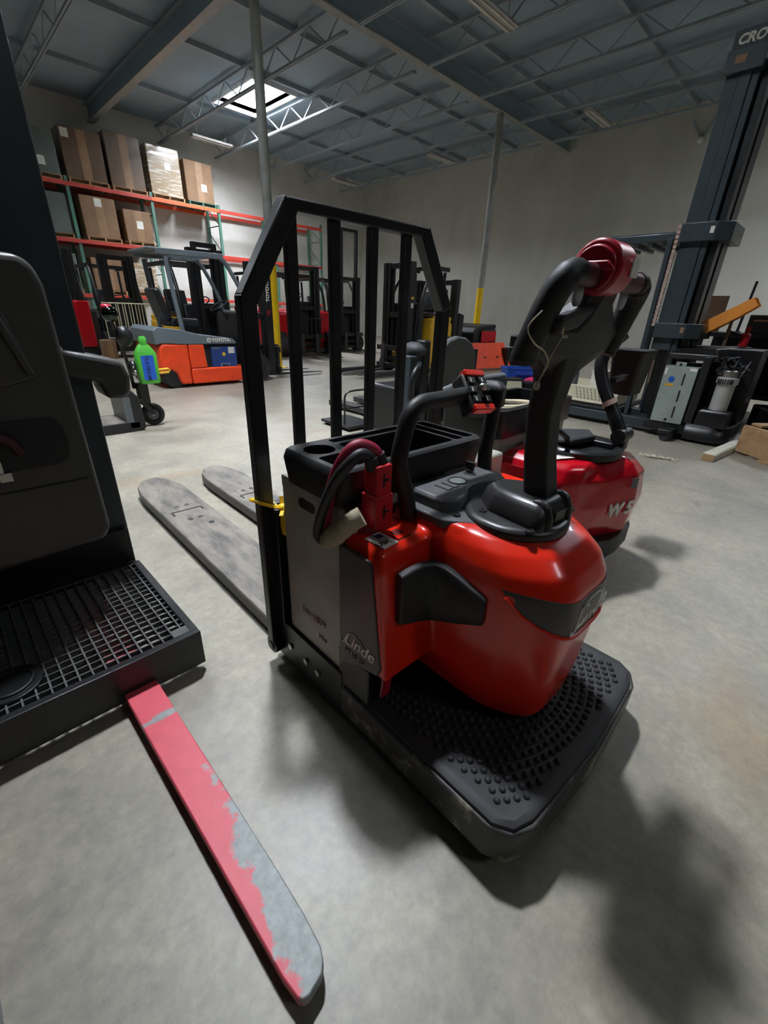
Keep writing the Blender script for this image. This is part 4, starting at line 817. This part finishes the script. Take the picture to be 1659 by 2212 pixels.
MB().box(-.45, .7, -.14, .05, .03, .12).build('step', 'black', U, .01)
for x in (.05, .5): MB().box(x + .1, x + .26, .5, 1.9, .03, .1).build('fork', 'forkblk', U, .005)
# low tubular hand cart beyond the tray
Hc = thing('hand_cart', 'low cart with a black tubular hoop handle standing on the floor beyond the tray', 'cart', (3.33, 3.64, 0))
MB().tube(bez([(-.2, .12, .06), (-.2, .12, .3), (-.19, .12, .38), (-.13, .11, .42), (.05, .06, .43), (.09, .03, .40), (.1, .02, .3), (.1, .02, .06)], 5), .011, 8).beam((-.2, .12, .24), (.1, .02, .25), .015, .015).build('hoop_handle', 'black', Hc)
MB().loft([[(.1 + dx, -.03 + dy, zz) for dx, dy in ((-.03, -.02), (.03, -.02), (.025, .02), (-.03, .02))] for zz in (.05, .1, .2)] + [[(.1 + dx, -.03 + dy, .24) for dx, dy in ((-.01, -.01), (.02, -.01), (.015, .015), (-.01, .01))]]).build('duct_tape_wrap', 'silver', Hc, .01)
MB().box(-.25, .15, -.02, .5, .03, .06).build('deck', 'black', Hc, .005)
for x in (-.2, .1):
    for y in (.03, .45): MB().cyl((x - .015, y, .02), (x + .015, y, .02), .02, 12).build('caster', 'rubber', Hc)
# platform trolley with caster and tall handle, and the green jug hooked to it
P = thing('platform_trolley', 'black platform trolley with a pneumatic front wheel and a glossy dark ball on its handle', 'trolley', (0, 0, 0))
MB().box(.55, 1.34, 5.02, 5.5, .05, .10).build('deck', 'forkgrey', P, .006)
MB().box(.55, 1.36, 5.0, 5.03, .0, .1).build('deck_rail', 'black', P, .004)
MB().prism([(1.25, .02), (1.42, .02), (1.40, .34), (1.34, .42), (1.24, .42)], 'y', 5.0, 5.5).build('upright', 'black', P, .02)
flat_sticker('inspection_plate', 'midgrey', (1.27, 4.995, .23), (1, 0, 0), (0, 0, 1), .07, .26, P)
ww = MB().tube([(1.55 + 0 * k, 5.2, .115) for k in range(2)], .1) if False else MB().ringpath((1.56, 5.2, .12), (.25, 1, 0), .085, .036, 26, 10).build('caster_tyre', 'tyre', P)
MB().cyl((1.553, 5.17, .12), (1.567, 5.23, .12), .06, 18).build('caster_hub', 'midgrey', ww, .004); MB().cyl((1.55, 5.155, .12), (1.57, 5.245, .12), .016, 12).build('axle', 'silver', ww)
MB().beam((1.5, 5.2, .24), (1.5, 5.2, .46), .1, .1).beam((1.44, 5.12, .3), (1.56, 5.14, .13), .02, .05).build('caster_fork', 'black', P, .006)
MB().tube(bez([(1.44, 5.25, .4), (1.42, 5.25, .7), (1.36, 5.22, 1.0), (1.31, 5.2, 1.2)], 5), .018, 8).build('handle_pole', 'greasy', P)
MB().ball((1.325, 5.14, 1.13), .075).build('handle_ball', 'chrome', P); MB().ball((1.31, 5.15, 1.19), .05, (1, 1, .6)).build('ball_cap', 'hubred', P)
MB().ball((1.43, 5.2, .92), .07, (1.2, 1, 1.5)).build('control_pod', 'black', P); MB().ball((1.44, 5.14, .62), .06, (1, 1, 1.3)).build('pole_joint', 'black', P)
MB().ball((1.44, 5.1, .58), .03).ball((1.46, 5.1, .53), .028).ball((1.43, 5.1, .63), .02).build('clasp', 'silver', P)
G = thing('jug', 'lime green plastic jug with a blue label hooked on the trolley handle', 'jug', (1.55, 5.06, .47))
MB().loft([[(x * k, y * k, zz) for x, y in rrect(-.1, .1, -.05, .05, .025)] for zz, k in ((0, .93), (.015, 1), (.30, 1), (.37, .55), (.39, .36))]).build('jug_body', 'green', G)
MB().loft([[(x, y, zz) for x, y in rrect(-.036, .036, -.025, .025, .015)] for zz in (.375, .40, .44)] + [[(x * .6, y * .6, .46) for x, y in rrect(-.036, .036, -.025, .025, .015)]]).build('jug_neck', 'green', G)
gl = flat_sticker('jug_label', 'binblue', (.0, -.0515, .16), (1, 0, 0), (0, 0, 1), .12, .24, G)
text('lettering', 'PLATINUM', (-.025, -.0532, .275), (0, 0, -1), (1, 0, 0), .05, 'navy', gl, 0, .0005, .001)
MB().tube([(.1, -.01, .13), (.2, -.01, .135), (.215, -.01, .12), (.2, -.01, .1), (.1, -.01, .1)], .012, 8).build('side_clip', 'toyyellow', G)

# ------------------------------------------------------------------ pallet rack along the back wall
UP = [-0.5, 1.9, 4.3, 6.72, 9.1, 11.5, 13.85]
RZ = (4.46, 2.97, 1.42)
Rk = thing('pallet_rack', 'long pallet rack with green uprights and orange-red beams along the back wall', 'rack', (0, 18.25, 0))
for x in UP:
    for y in (0, .95): MB().box(x - .045, x + .045, y - .035, y + .035, 0, 4.6).build('upright', 'rackgreen', Rk)
    m = MB()
    for k in range(5): m.beam((x, .02, .35 + k * .9), (x, .93, .35 + k * .9), .03, .03).beam((x, .02, .35 + k * .9), (x, .93, 1.2 + k * .85), .025, .025)
    m.build('brace', 'rackgreen', Rk)
    for y in (0, .95): MB().box(x - .08, x + .08, y - .07, y + .07, 0, .012).build('foot_plate', 'rackgreen', Rk)
for i in range(len(UP) - 1):
    for j, zz in enumerate(RZ):
        for y in (-.05, 1.0):
            MB().box(UP[i] + .0, UP[i + 1] - .0, y - .022, y + .022, zz - .11, zz).build('beam', 'rackorange' if (i == 3 and j == 0) else 'rackred', Rk, .006)
def pallet(x, y, zz, lab, m='wood', w=1.05, d=.95, rot=0, group=None):
    t = thing('pallet', lab, 'pallet', (x, y, zz), rot, group)
    for k in range(6): MB().box(-w / 2, w / 2, -.04, .04, .105, .12).build('deck_board', m, t, loc=(0, -d / 2 + .05 + (d - .1) * k / 5, 0))
    for k in range(3): MB().box(-.02 if k != 1 else -.02, .02, -d / 2, d / 2, .018, .105).build('stringer', m, t, loc=(-w / 2 + .03 + (w - .06) * k / 2, 0, 0))
    for k in range(3): MB().box(-w / 2, w / 2, -.04, .04, 0, .018).build('bottom_board', m, t, loc=(0, -d / 2 + .05 + (d - .1) * k / 2, 0))
    return t
def carton(x0, x1, z0, z1, m, lab, flaps=True, d=.9, label=None, y=18.72):
    w_ = x1 - x0; t = thing('carton', lab, 'carton', ((x0 + x1) / 2, y, z0))
    bd = MB().box(-w_ / 2, w_ / 2, -d / 2, d / 2, 0, z1 - z0).build('box', m, t, .02, 2)
    if flaps: MB().box(-.1, .14, -d / 2 - .002, -d / 2 + .001, .02, z1 - z0 - .02).build('tape_strip', 'tape', t)
    if label: flat_sticker('address_label', 'paper', (label[0], -d / 2 - .003, label[1]), (1, 0, 0), (0, 0, 1), .2, .22, t)
    return t
rows = [(3.15, 4.22, 4.46, 5.65, 'crate', 'grey green carton with a low white label, leftmost on the upper rack beam', (.1, .3)),
        (4.38, 5.48, 4.46, 5.85, 'card2', 'tall brown carton second from left on the upper rack beam', (-.4, 1.1)),
        (5.58, 6.62, 4.46, 6.0, 'card2', 'wrapped brown carton third from left on the upper rack beam', None),
        (6.8, 7.86, 4.46, 5.95, 'wrap', 'carton in shiny stretch wrap streaked white on the upper rack beam', (.1, .85)),
        (8.0, 9.0, 4.46, 5.78, 'card', 'brown carton on a green pallet, rightmost on the upper rack beam', (.15, .45)),
        (3.1, 4.2, 2.97, 4.15, 'crate', 'dark grey carton at the left of the middle rack beam', None),
        (4.55, 5.55, 2.97, 4.2, 'card', 'brown carton with a white label high up on the middle rack beam', (.0, .95)),
        (5.75, 6.6, 2.97, 4.0, 'card', 'smaller brown carton with centred label, right end of the middle beam', (.05, .5)),
        (3.0, 4.1, 1.42, 2.55, 'crate', 'dark carton at the left on the lowest rack beam', None),
        (4.5, 5.4, 1.42, 2.5, 'card', 'brown carton on the lowest rack beam behind the dark masts', None),
        (5.5, 6.5, 1.42, 2.45, 'wrap', 'pale wrapped carton on the lowest rack beam left of the orange forklift roof', None)]
for i, (x0, x1, z0, z1, m, lab, lb) in enumerate(rows):
    pallet((x0 + x1) / 2, 18.72, z0, ('green painted pallet under ' if i == 4 else 'wooden pallet under ') + 'the ' + lab.split(' on the')[0].split(' at the')[0].replace(' with a white label high up', '').replace('smaller brown carton with centred label, right end of the middle beam', 'smaller brown carton at the right end').replace('second from left', '').strip() + (', upper beam' if z0 > 4 else ', middle beam' if z0 > 2 else ', lowest beam'), 'rackgreen' if i == 4 else 'wood', w=x1 - x0, d=1.1)
    carton(x0, x1, z0 + .122, z1, m, lab, m == 'card' or m == 'card2', label=lb)
# wire basket, crimson cover, stores under the rack
B_ = thing('wire_basket', 'pale wire basket cart standing in front of the dark masts, left of the orange forklift', 'basket', (3.65, 12.2, 0))
for y in (0, .7):
    m = MB()
    m.tube([(-.44, y, .4), (-.44, y, 1.19), (.44, y, 1.19), (.44, y, .4)], .016, 8, True)
    m.build('side_frame', 'cream', B_)
    for k in range(7): MB().cyl((-.44 + .88 * k / 6, y, .4), (-.44 + .88 * k / 6, y, 1.19), .011, 8).build('wire_bar', 'cream', B_)
MB().box(-.46, .46, -.02, .72, .15, .4).build('base', 'black', B_, .02)
for x in (-.38, .38):
    for y in (.06, .62): MB().cyl((x - .03, y, .075), (x + .03, y, .075), .075, 16).build('wheel', 'rubber', B_)
A_ = thing('lift_cover', 'tall narrow crimson machine cover standing left of the green jug', 'machine', (2.78, 13.0, 0))
MB().box(-.16, .16, -.1, .3, .2, 1.22).build('cover', 'darkred', A_, .03, 3); MB().box(-.2, .3, -.05, .5, .0, .2).build('base', 'black', A_, .02); MB().box(.17, .3, .0, .3, .2, 1.0).build('side_frame', 'black', A_, .01)
def crate(x, y, w_, d, hgt, m, lab, name='carton', z0=0, rz=0):
    t = thing(name, lab, name.replace('_', ' '), (x, y, z0), rz)
    MB().box(-w_ / 2, w_ / 2, -d / 2, d / 2, 0, hgt).build('box', m, t, .012)
    MB().box(-.05, .05, -d / 2 - .002, d / 2 + .002, hgt * .02, hgt + .002).build('tape_strip', 'tape' if m.startswith('card') else m, t)
    return t
crate(2.3, 12.6, .34, .4, .62, 'greypaint', 'pale grey crate on the floor under the rack, left of the crimson cover')
crate(3.0, 12.3, .28, .3, .4, 'card', 'open brown carton on the floor right of the crimson cover')
crate(2.35, 16.6, .5, .5, 1.1, 'card', 'brown carton stack end at the far left under the rack')
crate(2.45, 16.6, .45, .45, .45, 'blue', 'blue box on top of the brown carton at the far left', z0=1.105)
crate(2.2, 16.2, .12, .1, .3, 'paper', 'white paper packet leaning by the blue box at the far left', z0=1.105)
# red blade plate, scrap and bins in the middle distance
D = thing('steel_plate', 'worn bright red-orange steel guard plate standing on the floor below the far column', 'plate', (9.8, 6.05, 0), -.13)
MB().loft([[(-.72, 0, .05), (.72, 0, .05), (.62, .25, .62), (-.66, .25, .62)], [(-.72, .02, .05), (.72, .02, .05), (.62, .27, .62), (-.66, .27, .62)]]).build('plate', 'orange', D, .006)
MB().box(-.74, .74, -.05, .05, 0, .055).build('foot', 'brownboard', D, .01); MB().box(-.7, -.6, .0, .35, 0, .5).box(.5, .6, .0, .35, 0, .5).build('prop', 'greasy', D, .01)
for x in (-.2, .25): MB().cyl((x, .09, .3), (x, .085, .305), .03, 12).build('bolt_hole', 'recess', D)
for k in range(3): pallet(12.3, 8.0, k * .125, ('bottom', 'middle', 'top')[k] + ' weathered wooden pallet of the stack near the far yellow column', rot=.3 + .05 * k, w=1.1, d=1.0)
E1 = thing('hydraulic_unit', 'black scrap hydraulic unit with looping hoses beside the red steel plate', 'machine part', (11.6, 6.2, 0))
MB().box(-.5, .5, -.35, .35, .05, .5).box(-.4, .3, -.3, .3, .5, .78).build('block', 'greasy', E1, .03); MB().cyl((-.3, -.3, .7), (.3, -.3, .7), .12, 18).build('motor', 'greypaint', E1, .01); MB().box(-.1, .02, -.44, -.41, .62, .78).build('paper_tag', 'paper', E1)
for k in range(4): MB().tube(bez([(-.4 + .2 * k, -.2, .6), (-.5 + .22 * k, -.3, .95), (-.2 + .2 * k, -.2, 1.0), (-.1 + .2 * k, -.1, .7)], 5), .022, 8).build('hose', 'cable', E1)
for x in (-.4, .4): MB().box(x - .06, x + .06, -.3, .3, 0, .05).build('skid', 'wood', E1)
def scrap(x, y, lab, s=1.0, m='greasy', seed=1):
    rr = random.Random(seed); t = thing('scrap_part', lab, 'machine part', (x, y, 0), rr.random() * 3)
    MB().box(-.3 * s, .3 * s, -.2 * s, .2 * s, 0, .22 * s).build('casting', m, t, .02 * s); MB().cyl((-.1 * s, 0, .22 * s), (-.1 * s, 0, .42 * s), .13 * s, 18).build('drum', 'cable', t, .01 * s)
    MB().tube(bez([(.1 * s, 0, .2 * s), (.25 * s, .1 * s, .4 * s), (.35 * s, -.1 * s, .2 * s), (.3 * s, -.2 * s, .03)], 5), .02 * s, 8).build('hose', 'cable', t); return t
scrap(10.4, 5.0, 'greasy black cast part on the floor in front of the hydraulic unit', 1.0, 'greasy', 1)
scrap(9.6, 4.5, 'black cast part with hose on the floor behind the blue bin', 1.0, 'brownboard', 2)
scrap(11.2, 5.0, 'rusty cast part on the floor right of the hydraulic unit', 1.2, 'greasy', 3)
O1 = thing('parts_bin', 'bright blue plastic parts bin on the floor among the scrap', 'bin', (8.25, 4.42, 0), -.7)
MB().loft([[(x * k, y * k, zz) for x, y in ((-.36, -.2), (.36, -.2), (.36, .2), (-.36, .2))] for zz, k in ((0, .85), (.3, 1), (.31, 1.04), (.33, 1.04))] + [[(x * k, y * k, zz) for x, y in ((-.36, -.2), (.36, -.2), (.36, .2), (-.36, .2))] for zz, k in ((.33, .95), (.03, .8))]).build('shell', 'binblue', O1, .008)
MB().box(-.2, .2, -.225, -.2, .2, .26).build('lip', 'binblue', O1, .004); MB().box(-.25, .2, -.12, .12, .2, .3).build('contents', 'cable', O1, .03)
O2 = thing('cloth', 'bright pink cloth heaped on the floor in front of the blue bin', 'cloth', (8.0, 4.0, 0))
MB().loft([[(.3 * k * math.cos(a) * (1 + .25 * math.sin(3 * a + k)), .2 * k * math.sin(a) * (1 + .2 * math.cos(4 * a)), zz) for a in [2 * PI * i / 18 for i in range(18)]] for zz, k in ((0, 1), (.08, .95), (.17, .7), (.2, .35))]).build('fold', 'pink', O2)
O3 = thing('control_card', 'cream faced control unit in a black frame, on the floor nearer than the blue bin', 'machine part', (7.0, 3.85, 0), -.75)
MB().box(-.16, .16, 0, .3, 0, .26).build('case', 'black', O3, .01); MB().prism([(-.13, .03), (-.13, .23), (.12, .23), (.14, .12), (.08, .06), (.0, .11), (-.06, .05)], 'y', -.006, .0).build('face', 'cream', O3)
MB().box(.2, .6, .05, .3, 0, .2).build('side_case', 'greasy', O3, .02)
# things laid over the base legs of the reach truck
zb = .165
O4 = thing('scrap_board', 'dark flat board lying across the low legs of the tall reach truck', 'board', (6.55, 2.45, zb)); MB().box(-.5, .55, -.62, .68, 0, .03).build('sheet', 'greasy', O4, .004); MB().box(-.5, .55, -.62, -.56, .03, .05).build('rim', 'black', O4, .004)
zb += .052
O5 = thing('perforated_tray', 'cream perforated plastic tray full of odds and ends behind the crimson truck', 'tray', (6.62, 2.4, zb))
m = MB(); m.box(-.4, .4, -.5, .5, 0, .012).box(-.4, -.38, -.5, .5, 0, .2).box(.38, .4, -.5, .5, 0, .2).box(-.4, .4, .48, .5, 0, .2).box(-.4, .4, -.5, -.48, 0, .2); m.build('tray_body', 'cream', O5, .006)
for r in range(4):
    for k in range(10): MB().prism([(-.012, -.014), (-.004, -.014), (.012, .014), (.004, .014)], 'x', -.402, -.399).build('slot', 'recess', O5, loc=(0, -.42 + k * .05 + r * .012, .045 + r * .038))
MB().tube([(-.45, -.5, .01), (-.45, .5, .01)], .02, 10).build('front_rim', 'cream', O5)
zc_ = zb + .014
def small(name, lab, cat, x, y, zz=zc_): return thing(name, lab, cat, (x, y, zz))
s1 = small('foam_pad', 'grey foam pad leaning over the edge of the cream tray', 'pad', 6.4, 2.7, zb + .0); MB().loft([[(-.25, -.16, .02), (-.25, .16, .02), (-.2, .16, .3), (-.2, -.16, .3)], [(-.2, -.16, .02), (-.2, .16, .02), (-.15, .16, .31), (-.15, -.16, .31)]]).build('foam', 'midgrey', s1, .01) if False else MB().box(-.02, .07, -.14, .14, .014, .34).build('foam', 'midgrey', s1, .015)
s2 = small('carton', 'small white carton standing in the cream tray', 'carton', 6.75, 2.36); MB().box(-.08, .08, -.11, .11, 0, .36).build('box', 'paper', s2, .004); MB().box(-.081, -.079, -.1, .1, .3, .33).build('label_band', 'cream', s2)
s3 = small('carton', 'small open brown carton in the cream tray', 'carton', 6.7, 2.06); MB().box(-.09, .09, -.1, .1, 0, .27).build('box', 'card', s3, .004); MB().box(-.1, -.09, -.1, .1, .22, .3).build('flap', 'card', s3)
s4 = small('spray_bottle', 'clear spray bottle with pink liquid behind the cream tray', 'bottle', 6.93, 2.3); MB().tube([(0, 0, 0), (0, 0, .3), (0, 0, .38), (0, 0, .44)], [.05, .05, .02, .018], 14).build('bottle_body', 'scrawl', s4); MB().box(-.03, .02, -.05, .03, .44, .5).build('trigger_head', 'ink', s4, .008)
s5 = small('power_drill', 'black cordless drill standing in the cream tray', 'drill', 6.85, 2.14); MB().box(-.04, .04, -.07, .05, 0, .06).beam((0, 0, .05), (0, .02, .42), .05, .06).build('grip', 'black', s5, .01); MB().cyl((0, .09, .45), (0, -.14, .43), .045, 16).cyl((0, -.14, .43), (0, -.2, .425), .02, 12).build('drill_body', 'cable', s5, .006)
# floor clutter at the right edge
tk = thing('timber_block', 'short weathered square timber lying on the floor at the right', 'timber', (5.7, .575, 0), math.atan2(-.11, .92))
MB().prism([(-.055, 0), (.055, 0), (.055, .07), (-.04, .075), (-.055, .06)], 'x', -.48, .48).build('beam', 'palegrey', tk, .006)
MB().box(-.482, -.479, -.05, .05, .003, .066).build('end_grain', 'wood', tk)
ch = MB(); rr = random.Random(4)
for k in range(70):
    t = k / 70; a = rr.random() * 6.28; ch.ringpath((4.86 + .09 * t + rr.uniform(-.035, .035), 1.14 - .3 * t + rr.uniform(-.03, .03), .006 + .012 * rr.random()), (math.cos(a), math.sin(a), .5 + rr.random()), .011, .0032, 8, 5)
o = ch.build('chain', 'chain'); tag(o, 'heap of shiny steel chain on the floor behind the crimson truck', 'chain')
bp = thing('broken_pallet', 'broken pallet of raw boards on the floor, cut by the right edge', 'pallet', (6.08, .06, 0), -.62)
for nm, a in (('board', (-.45, .55, -.16, -.04, .30, .325)), ('board', (-.4, .6, .08, .2, .30, .325)), ('board', (-.5, .55, -.2, -.08, .0, .022)), ('board', (-.42, .6, .1, .22, .0, .022)), ('stringer', (-.46, -.42, -.18, .22, .022, .30)), ('stringer', (.3, .34, -.18, .22, .022, .30)), ('board', (-.48, .56, -.2, -.18, .10, .2))): MB().box(*a).build(nm, 'wood', bp, .003)
oc = thing('bent_guard', 'faded orange plastic channel propped on the deck of the tall reach truck', 'cover', (0, 0, 0))
pa, pb = V(6.42, 1.44, 1.135), V(6.5, .88, 1.52)
d = (pb - pa).normalized(); sxx = V(1, 0, 0); upn = sxx.cross(d).normalized() * -1
rg = []
for p, k in ((pa, 1), (pa.lerp(pb, .35), 1), (pa.lerp(pb, .7), .95), (pb, .8)):
    q = [(-.1, .0), (-.1, -.13), (-.09, -.13), (-.09, -.01), (.2, -.01), (.2, -.12), (.21, -.12), (.21, .0)]
    rg.append([p + sxx * a * k + upn * c * -1 * k * -1 for a, c in q])
MB().loft(rg).build('channel', 'bentyellow', oc, .003)
MB().beam((6.5, 1.02, 1.02), (6.5, 1.02, 1.40), .03, .03).build('prop_bar', 'brownboard', oc, .003)
rc = thing('hydraulic_jack', 'small red bottle jack on the deck under the orange channel', 'jack', (6.62, .86, 1.024))
MB().tube([(0, 0, 0), (0, 0, .12), (0, 0, .14), (0, 0, .2)], [.045, .045, .022, .022], 14).build('jack_body', 'conred', rc); MB().beam((0, 0, .1), (.02, .2, .16), .02, .02).build('jack_handle', 'black', rc)
cb = thing('workbench', 'dark cluttered steel bench against the right wall side, right edge', 'bench', (8.5, .75, 0))
MB().box(-.5, .6, -.7, .85, 1.08, 1.14).build('bench_top', 'greasy', cb, .006); MB().box(-.5, .6, -.7, .85, .3, .34).build('shelf', 'greasy', cb, .004)
for x in (-.46, .56):
    for y in (-.66, .81): MB().box(x - .03, x + .03, y - .03, y + .03, 0, 1.08).build('leg', 'black', cb)
MB().box(.5, .56, -.68, .8, .34, 1.08).build('back_sheet', 'black', cb)
q = thing('tool_chest', 'low dark tool chest on the bench at the right edge', 'box', (8.3, .72, 1.142)); MB().box(-.25, .25, -.55, .36, 0, .23).build('case', 'greasy', q, .01); MB().box(-.26, -.245, -.5, .3, .15, .17).build('lid_seam', 'silver', q)
q = thing('fibreboard_sheet', 'brown fibreboard sheet standing behind the tall reach truck', 'board', (8.1, 1.5, 1.142)); MB().box(-.02, .02, -.11, .1, 0, .46).build('sheet', 'brownboard', q, .003)
q = thing('steel_bar', 'thin dark steel bar sticking up against the grey wall', 'bar', (8.15, 1.18, 1.142)); MB().beam((0, 0, 0), (0, -.03, .64), .03, .03).build('bar', 'mast', q, .003); MB().box(-.03, .03, -.04, .03, 0, .02).build('bar_foot', 'mast', q)
for i, (x, y, lab) in enumerate(((8.4, .35, 'greasy motor casting on the lower shelf of the bench'), (8.4, 1.0, 'black pump casting on the lower shelf of the bench'))):
    q = scrap(x, y, lab, .9, 'greasy', 10 + i); q.location.z = .342
scrap(7.5, .25, 'greasy gearbox on the floor in front of the bench, right edge', 1.3, 'greasy', 21)
scrap(7.6, 1.05, 'dark axle casting on the floor between reach truck and bench', 1.2, 'greasy', 22)
wl = thing('wall_lamp', 'small lamp on a triangular bracket high on the right wall', 'lamp', (17.4, 4.9, 6.0))
MB().beam((0, 0, 0), (-.2, -.25, .4), .05, .05).beam((0, 0, 0), (-.2, .3, .45), .05, .05).build('bracket', 'steel', wl); MB().ball((-.1, 0, -.02), .08).build('lamp_head', 'paper', wl)
